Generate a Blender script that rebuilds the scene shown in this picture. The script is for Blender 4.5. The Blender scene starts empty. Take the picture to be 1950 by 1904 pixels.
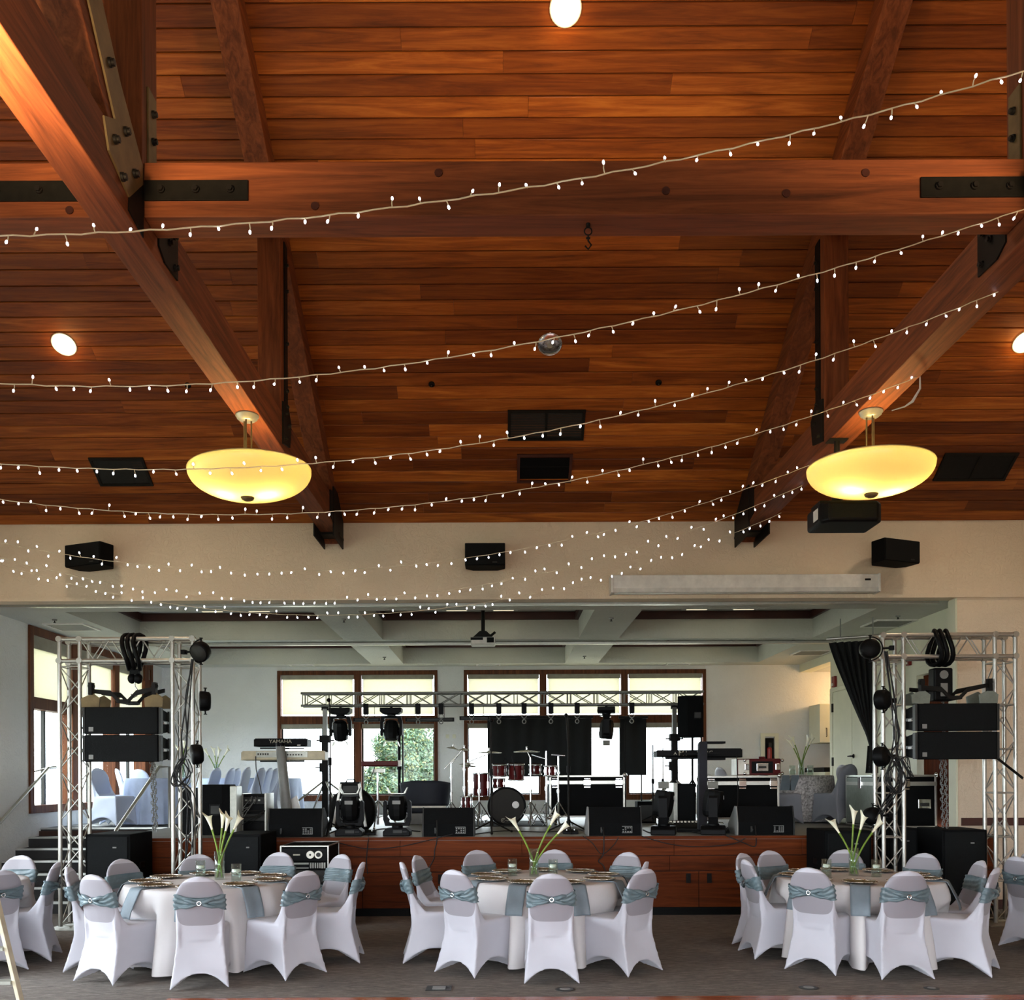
import bpy, bmesh, math, random
from mathutils import Vector, Matrix, Euler
import numpy as np
random.seed(7)
PI = math.pi
SC = bpy.context.scene
COL = SC.collection

# ------------------------------------------------------------------ camera
F_PX, CX, CY, EYE = 1750.0, 955.0, 1482.0, 1.717
TILT, ROLL = 0.0, math.radians(0.25)
cam_d = bpy.data.cameras.new('camera')
cam = bpy.data.objects.new('camera', cam_d); COL.objects.link(cam)
cam_d.sensor_width = 36.0; cam_d.sensor_fit = 'HORIZONTAL'
cam_d.lens = 36.0 * F_PX / 1950.0
cam_d.shift_x = (975 - CX) / 1950.0
cam_d.shift_y = (CY - 952) / 1950.0
cam_d.clip_start = 0.05; cam_d.clip_end = 300
CAM_M = (Matrix.Translation((0, 0, EYE)) @ Matrix.Rotation(PI/2 + TILT, 4, 'X') @ Matrix.Rotation(-ROLL, 4, 'Z'))
cam.matrix_world = CAM_M
SC.camera = cam
# ------------------------------------------------------------------ world, light, exposure
SC.view_settings.view_transform = 'Standard'
SC.view_settings.look = 'None'
SC.view_settings.gamma = 1.0
SC.view_settings.exposure = 0.15
SC.view_settings.use_curve_mapping = False
SC.cycles.max_bounces = 8
SC.cycles.diffuse_bounces = 4
SC.cycles.glossy_bounces = 3
SC.cycles.transmission_bounces = 6
SC.cycles.transparent_max_bounces = 12
SC.cycles.sample_clamp_indirect = 4.0
SC.cycles.caustics_reflective = False
SC.cycles.caustics_refractive = False
W = bpy.data.worlds.new('overcast_sky'); SC.world = W; W.use_nodes = True
bg = W.node_tree.nodes['Background']
bg.inputs[0].default_value = (0.85, 0.925, 1.0, 1); bg.inputs[1].default_value = 11.0

def lamp(kind, name, loc, power, color, size=None, rot=None, sy=None, portal=False, aim=None, spread=None, radius=None, spot=None):
    d = bpy.data.lights.new(name, kind); d.energy = power; d.color = color
    o = bpy.data.objects.new(name, d); COL.objects.link(o); o.location = loc
    if kind == 'AREA':
        d.shape = 'RECTANGLE' if sy else 'SQUARE'
        d.size = size
        if sy: d.size_y = sy
        if spread: d.spread = spread
        if portal: d.cycles.is_portal = True
    if radius is not None: d.shadow_soft_size = radius
    if spot: d.spot_size, d.spot_blend = spot
    if aim is not None:
        o.rotation_euler = (Vector(aim) - Vector(loc)).to_track_quat('-Z', 'Y').to_euler()
    elif rot: o.rotation_euler = rot
    return o
DAY = (0.80, 0.89, 1.0)
# daylight of the hall's own big windows (left wall and rear wall, both outside the frame)
lamp('AREA', 'daylight_left_windows', (-7.85, 5.2, 2.1), 300, DAY, 6.4, (0, -PI/2, 0), 2.0, spread=math.radians(108))
bpy.data.objects['daylight_left_windows'].rotation_euler = Vector((1, 0, -0.78)).to_track_quat('-Z', 'Y').to_euler()
lamp('AREA', 'daylight_rear_windows', (0, -3.8, 2.1), 130, (0.98, 0.97, 1.0), 12.0, None, 2.4, aim=(0, 1.5, -2.0), spread=math.radians(108))

# ------------------------------------------------------------------ projection helpers
M3 = CAM_M.to_3x3(); ORG = Vector((0, 0, EYE))
def ray(px, py):
    return M3 @ Vector(((px - CX) / F_PX, -(py - CY) / F_PX, -1.0))
def P(px, py, Y):
    r = ray(px, py); return ORG + r * (Y / r.y)
def PZ(px, py, z):
    r = ray(px, py); return ORG + r * ((z - EYE) / r.z)
def PX(px, py, X):
    r = ray(px, py); return ORG + r * (X / r.x)
STZ = 0.985
RS, RC = -0.665, 12.93        # roof plane z = RC + RS*Y
def roofz(Y): return RC + RS * Y
def PR(px, py):
    r = ray(px, py); t = (RC - EYE) / (r.z - RS * r.y); return ORG + r * t

# ------------------------------------------------------------------ materials
def lin(c):
    out = []
    for v in c:
        v = v / 255.0
        out.append(v / 12.92 if v <= 0.04045 else ((v + 0.055) / 1.055) ** 2.4)
    return tuple(out)
class NT:
    def __init__(s, name):
        s.m = bpy.data.materials.new(name); s.m.use_nodes = True
        s.t = s.m.node_tree; s.n = s.t.nodes; s.b = s.n['Principled BSDF']; s.out = s.n['Material Output']
    def new(s, k, **kw):
        o = s.n.new(k)
        for a, v in kw.items(): setattr(o, a, v)
        return o
    def link(s, a, b): s.t.links.new(a, b)
    def mapping(s, scale, coord='Object', rot=None):
        tc = s.new('ShaderNodeTexCoord'); mp = s.new('ShaderNodeMapping')
        mp.inputs['Scale'].default_value = scale
        if rot: mp.inputs['Rotation'].default_value = rot
        s.link(tc.outputs[coord], mp.inputs[0]); return mp.outputs[0]
    def noise(s, vec, scale, detail=4, rough=0.6, dist=0.0):
        n = s.new('ShaderNodeTexNoise'); s.link(vec, n.inputs['Vector'])
        n.inputs['Scale'].default_value = scale; n.inputs['Detail'].default_value = detail
        n.inputs['Roughness'].default_value = rough; n.inputs['Distortion'].default_value = dist
        return n.outputs[0]
    def ramp(s, fac, stops):
        r = s.new('ShaderNodeValToRGB'); s.link(fac, r.inputs[0]); e = r.color_ramp.elements
        while len(e) < len(stops): e.new(0.5)
        for el, (p, c) in zip(e, stops): el.position = p; el.color = (*c[:3], 1)
        return r.outputs[0]
    def bump(s, h, strength, dist=0.01):
        b = s.new('ShaderNodeBump'); b.inputs['Strength'].default_value = strength; b.inputs['Distance'].default_value = dist
        s.link(h, b.inputs['Height']); s.link(b.outputs[0], s.b.inputs['Normal'])
    def math(s, op, a, b=None):
        m = s.new('ShaderNodeMath', operation=op)
        for i, v in enumerate((a, b)):
            if v is None: continue
            if isinstance(v, (int, float)): m.inputs[i].default_value = v
            else: s.link(v, m.inputs[i])
        return m.outputs[0]
    def mix(s, fac, a, b, blend='MIX'):
        m = s.new('ShaderNodeMix', data_type='RGBA', blend_type=blend)
        for k, v in ((0, fac), (6, a), (7, b)):
            if isinstance(v, (int, float)): m.inputs[k].default_value = v
            elif isinstance(v, tuple): m.inputs[k].default_value = (*v[:3], 1)
            else: s.link(v, m.inputs[k])
        return m.outputs[2]
def simple(name, rgb, rough=0.6, metal=0.0, nscale=None, namt=0.12, bump=0.0, bscale=60, coat=0.0, spec=0.5, sheen=0.0):
    t = NT(name); c = lin(rgb); b = t.b
    b.inputs['Roughness'].default_value = rough; b.inputs['Metallic'].default_value = metal
    b.inputs['Specular IOR Level'].default_value = spec
    if coat: b.inputs['Coat Weight'].default_value = coat
    if sheen: b.inputs['Sheen Weight'].default_value = sheen
    v = t.mapping((1, 1, 1))
    n = t.noise(v, nscale or 8, 3)
    lo = tuple(x * (1 - namt) for x in c); hi = tuple(min(1, x * (1 + namt)) for x in c)
    t.link(t.ramp(n, [(0.3, lo), (0.7, hi)]), b.inputs['Base Color'])
    if bump: t.bump(t.noise(v, bscale, 3), bump)
    return t.m
def wood(name, dark, mid, light, axis='X', rough=0.55, rnd=0.0, grain=1.0, bump=0.25, spec=0.3):
    t = NT(name); d, m, l = lin(dark), lin(mid), lin(light)
    st = {'X': (0.35, 6, 6), 'Y': (6, 0.35, 6), 'Z': (6, 6, 0.35)}[axis]
    v = t.mapping(st)
    if rnd:
        oi = t.new('ShaderNodeObjectInfo')
        add = t.new('ShaderNodeVectorMath', operation='ADD'); cb = t.new('ShaderNodeCombineXYZ')
        t.link(t.math('MULTIPLY', oi.outputs['Random'], 37.0), cb.inputs[0]); t.link(t.math('MULTIPLY', oi.outputs['Random'], 91.0), cb.inputs[2])
        t.link(v, add.inputs[0]); t.link(cb.outputs[0], add.inputs[1]); v = add.outputs[0]
    n = t.noise(v, 2.2 * grain, 7, 0.62, 1.4)
    fine = t.noise(v, 14 * grain, 4, 0.7)
    f = t.math('ADD', t.math('MULTIPLY', n, 0.8), t.math('MULTIPLY', fine, 0.2))
    col = t.ramp(f, [(0.30, d), (0.5, m), (0.72, l)])
    if rnd:
        tone = t.ramp(oi.outputs['Random'], [(0.0, (0.42, 0.34, 0.28)), (0.3, (0.58, 0.50, 0.44)), (0.6, (0.80, 0.76, 0.70)), (0.85, (1.0, 0.98, 0.92)), (1.0, (1.35, 1.45, 1.45))])
        col = t.mix(1.0, col, tone, 'MULTIPLY')
    t.link(col, t.b.inputs['Base Color']); t.b.inputs['Roughness'].default_value = rough; t.b.inputs['Specular IOR Level'].default_value = spec
    t.bump(f, bump, 0.004)
    return t.m
def stucco(name, rgb, bump=0.6, scale=9):
    t = NT(name); c = lin(rgb); v = t.mapping((1, 1, 1))
    big = t.noise(v, 0.8, 3); n = t.noise(v, scale, 5, 0.6, 2.2)
    t.link(t.ramp(big, [(0.3, tuple(x * 0.93 for x in c)), (0.7, tuple(min(1, x * 1.05) for x in c))]), t.b.inputs['Base Color'])
    t.b.inputs['Roughness'].default_value = 0.9
    t.bump(t.ramp(n, [(0.42, (0, 0, 0)), (0.56, (1, 1, 1))]), bump, 0.012)
    return t.m
def emit(name, rgb, strength, sampling=True):
    t = NT(name); e = t.new('ShaderNodeEmission'); e.inputs[0].default_value = (*lin(rgb), 1); e.inputs[1].default_value = strength
    t.link(e.outputs[0], t.out.inputs[0])
    if not sampling: t.m.cycles.emission_sampling = 'NONE'
    return t.m
def glass(name, tint=(0.95, 1, 0.98), rough=0.02, fres=0.12, edge=.35):
    t = NT(name); tr = t.new('ShaderNodeBsdfTransparent'); gl = t.new('ShaderNodeBsdfGlossy'); mx = t.new('ShaderNodeMixShader')
    tr.inputs[0].default_value = (*tint, 1); gl.inputs['Roughness'].default_value = rough
    lw = t.new('ShaderNodeLayerWeight'); lw.inputs[0].default_value = 0.35
    t.link(t.math('ADD', t.math('MULTIPLY', lw.outputs['Facing'], edge), fres * 0.3), mx.inputs[0])
    t.link(tr.outputs[0], mx.inputs[1]); t.link(gl.outputs[0], mx.inputs[2]); t.link(mx.outputs[0], t.out.inputs[0])
    return t.m
def translucent(name, rgb, amount=0.6, glow=None):
    t = NT(name); c = (*lin(rgb), 1)
    d = t.new('ShaderNodeBsdfDiffuse'); tr = t.new('ShaderNodeBsdfTranslucent'); mx = t.new('ShaderNodeMixShader')
    v = t.mapping((1, 1, 1)); col = t.ramp(t.noise(v, 30, 2), [(0.3, tuple(x * 0.94 for x in c[:3])), (0.7, c[:3])])
    t.link(col, d.inputs[0]); t.link(col, tr.inputs[0]); mx.inputs[0].default_value = amount
    t.link(d.outputs[0], mx.inputs[1]); t.link(tr.outputs[0], mx.inputs[2]); t.link(mx.outputs[0], t.out.inputs[0])
    return t.m

M = {}
M['beam'] = wood('rough_sawn_beam', (70, 34, 17), (116, 60, 32), (150, 84, 46), 'Y', 0.7)
M['beamx'] = wood('rough_sawn_crossbeam', (70, 34, 17), (116, 60, 32), (148, 82, 44), 'X', 0.7)
M['beamz'] = wood('rough_sawn_post', (70, 34, 17), (116, 60, 32), (150, 84, 46), 'Z', 0.7)
M['plank'] = wood('cedar_plank', (96, 44, 14), (152, 80, 27), (192, 116, 47), 'X', 0.5, rnd=1)
M['back'] = simple('dark_board', (52, 26, 14), 0.8)
M['stage_wood'] = wood('stage_cherry_wood', (60, 24, 8), (96, 42, 14), (120, 58, 22), 'X', 0.6, spec=0.12)
M['door_wood'] = wood('brown_door_wood', (60, 28, 16), (86, 42, 24), (104, 54, 32), 'Z', 0.8, spec=0.05)
M['frame_wood'] = wood('window_frame_wood', (60, 32, 18), (92, 52, 30), (120, 74, 44), 'Z', 0.6, spec=0.15)
M['floor_wood'] = wood('dance_floor_wood', (110, 52, 32), (150, 80, 52), (176, 104, 70), 'X', 0.15)
M['steel'] = simple('black_steel', (24, 22, 20), 0.6, 0.2, 20, 0.25, spec=0.2)
M['bronze'] = simple('weathered_steel_plate', (112, 94, 62), 0.6, 0.3, 6, 0.25)
M['bolt'] = simple('dark_bolt', (26, 22, 20), 0.6, 0.5)
M['wall'] = stucco('beige_stucco', (232, 213, 188), 0.4, 10)
M['wall2'] = stucco('grey_white_stucco', (230, 230, 226), 0.35, 8)
M['cream'] = simple('cream_paint', (226, 224, 200), 0.6, 0, 3, 0.04)
M['soffit'] = stucco('ceiling_plaster', (200, 200, 190), 0.35, 8)
M['ceil_in'] = simple('ceiling_panel', (190, 190, 184), 0.8)
M['trimred'] = simple('dark_red_trim', (66, 30, 22), 0.5, 0, 5, 0.2)
M['alu'] = simple('aluminium_tube', (186, 184, 176), 0.34, 0.8, 30, 0.06)
M['chrome'] = simple('chrome', (225, 225, 225), 0.12, 1.0, 30, 0.03)
M['dgrey'] = simple('dark_grey_metal', (52, 52, 50), 0.5, 0.3, spec=0.3)
M['grey'] = simple('grey_plastic', (128, 128, 124), 0.5)
M['black'] = simple('black_plastic', (9, 9, 10), 0.5, 0, 12, 0.2, spec=0.12)
M['blackm'] = simple('matte_black_paint', (9, 10, 11), 0.75, 0, 40, 0.2, 0.2, 150, spec=0.1)
M['grille'] = simple('black_grille', (14, 16, 17), 0.7, 0.0, 60, 0.25, 0.4, 300, spec=0.15)
M['drape'] = simple('black_drape', (10, 12, 12), 0.9, 0, 12, 0.3)
M['rubber'] = simple('black_cable', (14, 14, 14), 0.6)
M['white_p'] = simple('white_plastic', (224, 222, 216), 0.4)
M['beige_p'] = simple('beige_plastic', (206, 196, 166), 0.45)
M['red'] = simple('red_lacquer', (82, 8, 8), 0.4, 0.0, 10, 0.2, spec=0.2)
M['silverpanel'] = simple('silver_panel', (176, 176, 166), 0.35, 0.6, 20, 0.1)
M['greenplate_reflection'] = simple('grey_green_plate_and_reflection', (120, 128, 118), 0.5, 0.1, 14, 0.12)  # plate colour; on the road case it is painted reflected light
M['candle'] = simple('candle_wax', (246, 240, 226), 0.5)
M['stem'] = simple('calla_stem', (112, 140, 40), 0.5, 0, 14, 0.25)
M['calla'] = simple('calla_petal', (246, 242, 214), 0.5, 0, 12, 0.04)
M['spadix'] = simple('calla_spadix', (220, 190, 60), 0.6)
M['glass'] = glass('clear_glass'); M['water'] = glass('water', (0.97, 1.0, 0.98), 0.0, 0.15)
M['pane'] = glass('window_pane', (0.97, 0.99, 0.98), 0.0, 0.02, .02)
M['blind'] = translucent('cream_roller_blind', (228, 224, 206), 0.60)
M['blindroll'] = simple('rolled_blind', (150, 144, 128), 0.8)
M['led'] = emit('led_bulb', (236, 240, 255), 9.0, False)
M['wire'] = simple('twisted_wire', (222, 206, 176), 0.5)
M['can'] = emit('recessed_lamp_glow', (255, 222, 160), 14.0)
M['fluor'] = emit('ceiling_light_panel', (244, 232, 196), 1.1)
M['gold'] = simple('antique_gold', (150, 118, 76), 0.3, 0.85, 40, 0.3)
M['silver'] = simple('silver_rim', (205, 196, 184), 0.2, 0.9, 40, 0.2)
M['skirtblue'] = simple('pale_blue_cloth', (180, 194, 222), 0.8, 0, 5, 0.08, 0.2, 14)
M['greycover'] = simple('grey_chair_cover', (132, 134, 142), 0.75, 0, 4, 0.05)
M['ext'] = simple('outdoor_ground', (170, 166, 152), 0.9)
M['terrain'] = simple('bounce_limiting_ground', (138, 142, 124), 0.9)
M['bark'] = simple('bark', (84, 66, 50), 0.9)
M['leaf'] = simple('leaf_green', (72, 94, 70), 0.6, 0, 2.0, 0.45)
M['leafy'] = simple('leaf_yellow_green', (112, 116, 68), 0.6, 0, 2.0, 0.3)
M['navy'] = simple('dark_navy_upholstery', (22, 26, 38), 0.7, 0, 10, 0.2)
M['letter'] = simple('pale_lettering', (176, 170, 150), 0.5)
M['redbox'] = simple('alarm_red', (130, 20, 18), 0.4)
M['extred'] = simple('extinguisher_red', (150, 22, 18), 0.3)
# carpet
def carpet():
    t = NT('charcoal_carpet'); v = t.mapping((1, 1, 1)); v2 = t.mapping((1.0, 9, 1))
    a = t.noise(v2, 7, 6, 0.8, 0.6); b = t.noise(v, 240, 2, 0.7); g = t.noise(v, 0.5, 2)
    f = t.math('ADD', t.math('MULTIPLY', a, 0.7), t.math('MULTIPLY', b, 0.3))
    c = t.ramp(f, [(0.36, lin((56, 50, 46))), (0.52, lin((108, 100, 92))), (0.66, lin((168, 158, 146)))])
    t.link(c, t.b.inputs['Base Color']); t.b.inputs['Roughness'].default_value = 0.95
    t.bump(b, 0.5, 0.004); return t.m
M['carpet'] = carpet()
M['stagefloor'] = simple('stage_grey_floor', (128, 128, 122), 0.45, 0, 3, 0.1, 0.1, 80)
M['tread'] = simple('stair_black', (34, 34, 34), 0.8); M['nosing'] = simple('stair_nosing', (196, 198, 194), 0.3, 0.6)
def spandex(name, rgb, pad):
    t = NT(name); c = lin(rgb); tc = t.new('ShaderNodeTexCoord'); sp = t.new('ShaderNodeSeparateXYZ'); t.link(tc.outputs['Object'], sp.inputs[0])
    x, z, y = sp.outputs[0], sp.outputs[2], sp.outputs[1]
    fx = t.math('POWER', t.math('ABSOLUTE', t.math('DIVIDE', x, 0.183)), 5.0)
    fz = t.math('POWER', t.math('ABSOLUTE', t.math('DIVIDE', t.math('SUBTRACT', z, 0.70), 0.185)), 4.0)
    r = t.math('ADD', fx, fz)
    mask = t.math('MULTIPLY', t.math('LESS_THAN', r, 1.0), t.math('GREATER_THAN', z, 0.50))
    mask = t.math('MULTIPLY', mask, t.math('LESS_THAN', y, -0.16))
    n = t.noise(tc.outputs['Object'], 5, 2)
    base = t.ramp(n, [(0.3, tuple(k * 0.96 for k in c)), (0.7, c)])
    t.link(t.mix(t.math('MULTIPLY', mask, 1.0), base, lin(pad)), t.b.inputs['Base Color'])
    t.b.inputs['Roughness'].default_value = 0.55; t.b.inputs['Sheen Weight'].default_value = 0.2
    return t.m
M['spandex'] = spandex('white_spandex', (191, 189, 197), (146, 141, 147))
M['spandexb'] = spandex('blue_lit_white_spandex', (208, 218, 238), (188, 200, 226))  # blue window light put into the colour of the white covers
M['sash'] = simple('dusty_teal_satin', (94, 110, 115), 0.36, 0.0, 9, 0.25, 0.5, 16)
M['napkin'] = simple('dusty_teal_linen', (116, 128, 136), 0.6, 0, 7, 0.12)
M['cloth'] = simple('white_tablecloth', (208, 203, 202), 0.7, 0, 3, 0.03)
M['alug'] = simple('grey_aluminium', (128, 128, 122), 0.4, 0.7, 30, 0.08)
M['drumhead'] = simple('smoke_drum_head', (34, 30, 24), 0.5, 0, 4, 0.1, spec=0.15)
M['brass'] = simple('cymbal_bronze', (214, 208, 190), 0.25, 0.9, 20, 0.1)
M['curtain'] = simple('black_velvet', (14, 16, 15), 0.9, 0, 12, 0.3)
def sequin():
    t = NT('grey_sequin_cloth'); v = t.mapping((1, 1, 1)); n = t.noise(v, 30, 5, 0.8)
    t.link(t.ramp(n, [(0.35, lin((96, 92, 90))), (0.5, lin((170, 164, 160))), (0.65, lin((214, 208, 204)))]), t.b.inputs['Base Color'])
    t.b.inputs['Roughness'].default_value = 0.4; t.b.inputs['Metallic'].default_value = 0.3; t.bump(n, 0.6); return t.m
M['sequin'] = sequin()
def bowlmat():
    t = NT('amber_glass_bowl'); d = t.new('ShaderNodeBsdfDiffuse'); tr = t.new('ShaderNodeBsdfTranslucent'); mx = t.new('ShaderNodeMixShader')
    gl = t.new('ShaderNodeBsdfGlossy'); gl.inputs['Roughness'].default_value = 0.15; m2 = t.new('ShaderNodeMixShader')
    d.inputs[0].default_value = (*lin((190, 172, 124)), 1); tr.inputs[0].default_value = (*lin((255, 246, 190)), 1)
    mx.inputs[0].default_value = 0.26; m2.inputs[0].default_value = 0.06
    t.link(d.outputs[0], mx.inputs[1]); t.link(tr.outputs[0], mx.inputs[2]); t.link(mx.outputs[0], m2.inputs[1]); t.link(gl.outputs[0], m2.inputs[2]); t.link(m2.outputs[0], t.out.inputs[0])
    return t.m
M['bowl'] = bowlmat()

# ------------------------------------------------------------------ mesh builder
class MB:
    def __init__(s): s.v = []; s.f = []; s.mi = []; s.sm = []; s.M = Matrix.Identity(4); s.nb = 0
    def add(s, vs, fs, mi=0, smooth=False):
        o = len(s.v)
        s.v.extend([tuple(s.M @ Vector(p)) for p in vs])
        for f in fs: s.f.append(tuple(i + o for i in f)); s.mi.append(mi); s.sm.append(smooth)
        return s
    def box(s, x0, x1, y0, y1, z0, z1, mi=0):
        e = (s.nb % 7) * .0003; s.nb += 1      # pieces of one frame never share a plane exactly
        if min(abs(x1 - x0), abs(y1 - y0), abs(z1 - z0)) > .005: x0 += e; x1 -= e; y0 += e; y1 -= e; z0 += e; z1 -= e
        vs = [(x, y, z) for z in (z0, z1) for y in (y0, y1) for x in (x0, x1)]
        return s.add(vs, [(0, 2, 3, 1), (4, 5, 7, 6), (0, 1, 5, 4), (2, 6, 7, 3), (0, 4, 6, 2), (1, 3, 7, 5)], mi)
    def bar(s, p0, p1, w, h, mi=0, up=(0, 0, 1)):
        p0, p1 = Vector(p0), Vector(p1); d = (p1 - p0).normalized(); u = Vector(up)
        if abs(d.dot(u)) > 0.98: u = Vector((0, 1, 0))
        a = d.cross(u).normalized() * w / 2; b = a.cross(d).normalized() * h / 2
        vs = [p + q for p in (p0, p1) for q in (-a - b, a - b, a + b, -a + b)]
        return s.add(vs, [(3, 2, 1, 0), (4, 5, 6, 7), (0, 1, 5, 4), (1, 2, 6, 5), (2, 3, 7, 6), (3, 0, 4, 7)], mi)
    def cyl(s, p0, p1, r, r2=None, n=12, mi=0, caps=True):
        r2 = r if r2 is None else r2
        p0, p1 = Vector(p0), Vector(p1); d = (p1 - p0).normalized()
        u = Vector((0, 0, 1)) if abs(d.z) < 0.9 else Vector((1, 0, 0))
        a = d.cross(u).normalized(); b = d.cross(a).normalized()
        vs = []
        for p, rr in ((p0, r), (p1, r2)):
            for i in range(n):
                t = 2 * PI * i / n; vs.append(p + a * math.cos(t) * rr + b * math.sin(t) * rr)
        s.add(vs, [(i, i + n, (i + 1) % n + n, (i + 1) % n) for i in range(n)], mi, True)
        if caps:
            s.add([vs[i] for i in range(n)], [tuple(range(n))], mi); s.add([vs[i + n] for i in range(n)], [tuple(reversed(range(n)))], mi)
        return s
    def tube(s, pts, r, n=8, mi=0, closed=False):
        pts = [Vector(p) for p in pts]; m = len(pts); rings = []
        a = None
        for i, p in enumerate(pts):
            q0 = pts[i - 1] if (i > 0 or closed) else p; q1 = pts[(i + 1) % m] if (i < m - 1 or closed) else p
            d = (q1 - q0).normalized()
            if a is None:
                u = Vector((0, 0, 1)) if abs(d.z) < 0.9 else Vector((1, 0, 0)); a = d.cross(u).normalized()
            else:
                a = (a - d * a.dot(d)); a = a.normalized() if a.length > 1e-6 else d.orthogonal().normalized()
            b = d.cross(a); rr = r[i] if isinstance(r, (list, tuple)) else r
            rings.append([p + (a * math.cos(2 * PI * k / n) + b * math.sin(2 * PI * k / n)) * rr for k in range(n)])
        vs = [v for ring in rings for v in ring]; fs = []
        for i in range(m - 1 + (1 if closed else 0)):
            j = (i + 1) % m
            for k in range(n): fs.append((i * n + k, i * n + (k + 1) % n, j * n + (k + 1) % n, j * n + k))
        s.add(vs, fs, mi, True)
        if not closed: s.add(rings[0], [tuple(reversed(range(n)))], mi); s.add(rings[-1], [tuple(range(n))], mi)
        return s
    def lathe(s, prof, n=24, c=(0, 0, 0), mi=0, smooth=True, wob=None):
        vs = []; fs = []
        for (r, z) in prof:
            for k in range(n):
                t = 2 * PI * k / n; rr = r * (1 + (wob(t, z) if wob else 0)); vs.append((c[0] + rr * math.cos(t), c[1] + rr * math.sin(t), c[2] + z))
        for i in range(len(prof) - 1):
            for k in range(n): fs.append((i * n + k, i * n + (k + 1) % n, (i + 1) * n + (k + 1) % n, (i + 1) * n + k))
        return s.add(vs, fs, mi, smooth)
    def prism(s, poly, a0, a1, plane='xz', mi=0):
        n = len(poly)
        def mk(p, a): return {'xz': (p[0], a, p[1]), 'yz': (a, p[0], p[1]), 'xy': (p[0], p[1], a)}[plane]
        vs = [mk(p, a0) for p in poly] + [mk(p, a1) for p in poly]
        fs = [tuple(range(n)), tuple(reversed(range(n, 2 * n)))] + [(i, i + n, (i + 1) % n + n, (i + 1) % n) for i in range(n)]
        return s.add(vs, fs, mi)
    def grid(s, fn, nu, nv, mi=0, cu=False):
        vs = [fn(i / nu, j / nv) for j in range(nv + 1) for i in range(nu + 1)]
        fs = [(j * (nu + 1) + i, j * (nu + 1) + i + 1, (j + 1) * (nu + 1) + i + 1, (j + 1) * (nu + 1) + i) for j in range(nv) for i in range(nu)]
        return s.add(vs, fs, mi, True)
    def sphere(s, c, r, n=12, m=8, mi=0, sc=(1, 1, 1)):
        pr = [(math.sin(PI * i / m) * r * 1.0, -math.cos(PI * i / m) * r) for i in range(m + 1)]
        vs = []; fs = []
        for (rr, z) in pr:
            for k in range(n):
                t = 2 * PI * k / n; vs.append((c[0] + rr * math.cos(t) * sc[0], c[1] + rr * math.sin(t) * sc[1], c[2] + z * sc[2]))
        for i in range(m):
            for k in range(n): fs.append((i * n + k, i * n + (k + 1) % n, (i + 1) * n + (k + 1) % n, (i + 1) * n + k))
        return s.add(vs, fs, mi, True)
    def mesh(s, name, mats):
        me = bpy.data.meshes.new(name); me.from_pydata(s.v, [], s.f)
        if not isinstance(mats, (list, tuple)): mats = [mats]
        for m in mats: me.materials.append(m if not isinstance(m, str) else M[m])
        me.polygons.foreach_set('material_index', s.mi); me.polygons.foreach_set('use_smooth', s.sm)
        bm = bmesh.new(); bm.from_mesh(me); bmesh.ops.recalc_face_normals(bm, faces=bm.faces); bm.to_mesh(me); bm.free()
        me.update(); return me
    def build(s, name, mats, parent=None, bevel=0, loc=None, rz=None, seg=2):
        o = bpy.data.objects.new(name, s.mesh(name, mats)); COL.objects.link(o)
        if parent: o.parent = parent
        if loc is not None: o.location = loc
        if rz is not None: o.rotation_euler[2] = rz
        if bevel:
            b = o.modifiers.new('edge', 'BEVEL'); b.width = bevel; b.segments = seg; b.limit_method = 'ANGLE'; b.angle_limit = math.radians(40)
        return o
def tag(o, label=None, cat=None, group=None, kind=None):
    for k, v in (('label', label), ('category', cat), ('group', group), ('kind', kind)):
        if v: o[k] = v
    return o
def thing(name, label, cat, loc=(0, 0, 0), rz=0, group=None):
    o = bpy.data.objects.new(name, None); COL.objects.link(o); o.location = loc; o.rotation_euler = (0, 0, rz)
    o.empty_display_size = 0.1
    return tag(o, label, cat, group)
def struct(name, mb, mats, parent=None, bevel=0, label=None):
    o = mb.build(name, mats, parent, bevel)
    if not parent: o['kind'] = 'structure'
    if label: o['label'] = label
    return o
def copy_tree(o, parent=None):
    c = o.copy(); COL.objects.link(c)
    if parent: c.parent = parent
    for ch in list(KIDS.get(o.name, [])): copy_tree(ch, c)
    return c
KIDS = {}
def scan_kids():
    KIDS.clear()
    for o in bpy.data.objects:
        if o.parent: KIDS.setdefault(o.parent.name, []).append(o)
def dup(proto, loc, rz, label, group=None):
    scan = [o for o in bpy.data.objects if o.parent == proto]
    c = proto.copy(); COL.objects.link(c); c.location = loc; c.rotation_euler = (0, 0, rz)
    for ch in scan:
        d = ch.copy(); COL.objects.link(d); d.parent = c
        for g in [o for o in bpy.data.objects if o.parent == ch]:
            e = g.copy(); COL.objects.link(e); e.parent = d
    c['label'] = label
    if group: c['group'] = group
    return c
def baked(o):
    dg = bpy.context.evaluated_depsgraph_get(); dg.update()
    me = bpy.data.meshes.new_from_object(o.evaluated_get(dg)); o.modifiers.clear(); o.data = me; return o
def text(name, body, size, mat, parent, loc, rot=(PI/2, 0, 0), extrude=0.002, cx=1.0):
    cu = bpy.data.curves.new(name, 'FONT'); cu.body = body; cu.size = size; cu.extrude = extrude; cu.align_x = 'CENTER'; cu.align_y = 'CENTER'
    tmp = bpy.data.objects.new('tmp', cu); COL.objects.link(tmp)
    dg = bpy.context.evaluated_depsgraph_get(); me = bpy.data.meshes.new_from_object(tmp.evaluated_get(dg))
    bpy.data.objects.remove(tmp); me.materials.clear(); me.materials.append(M[mat])
    o = bpy.data.objects.new(name, me); COL.objects.link(o); o.parent = parent; o.location = loc; o.rotation_euler = rot; o.scale = (cx, 1, 1)
    return o

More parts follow.
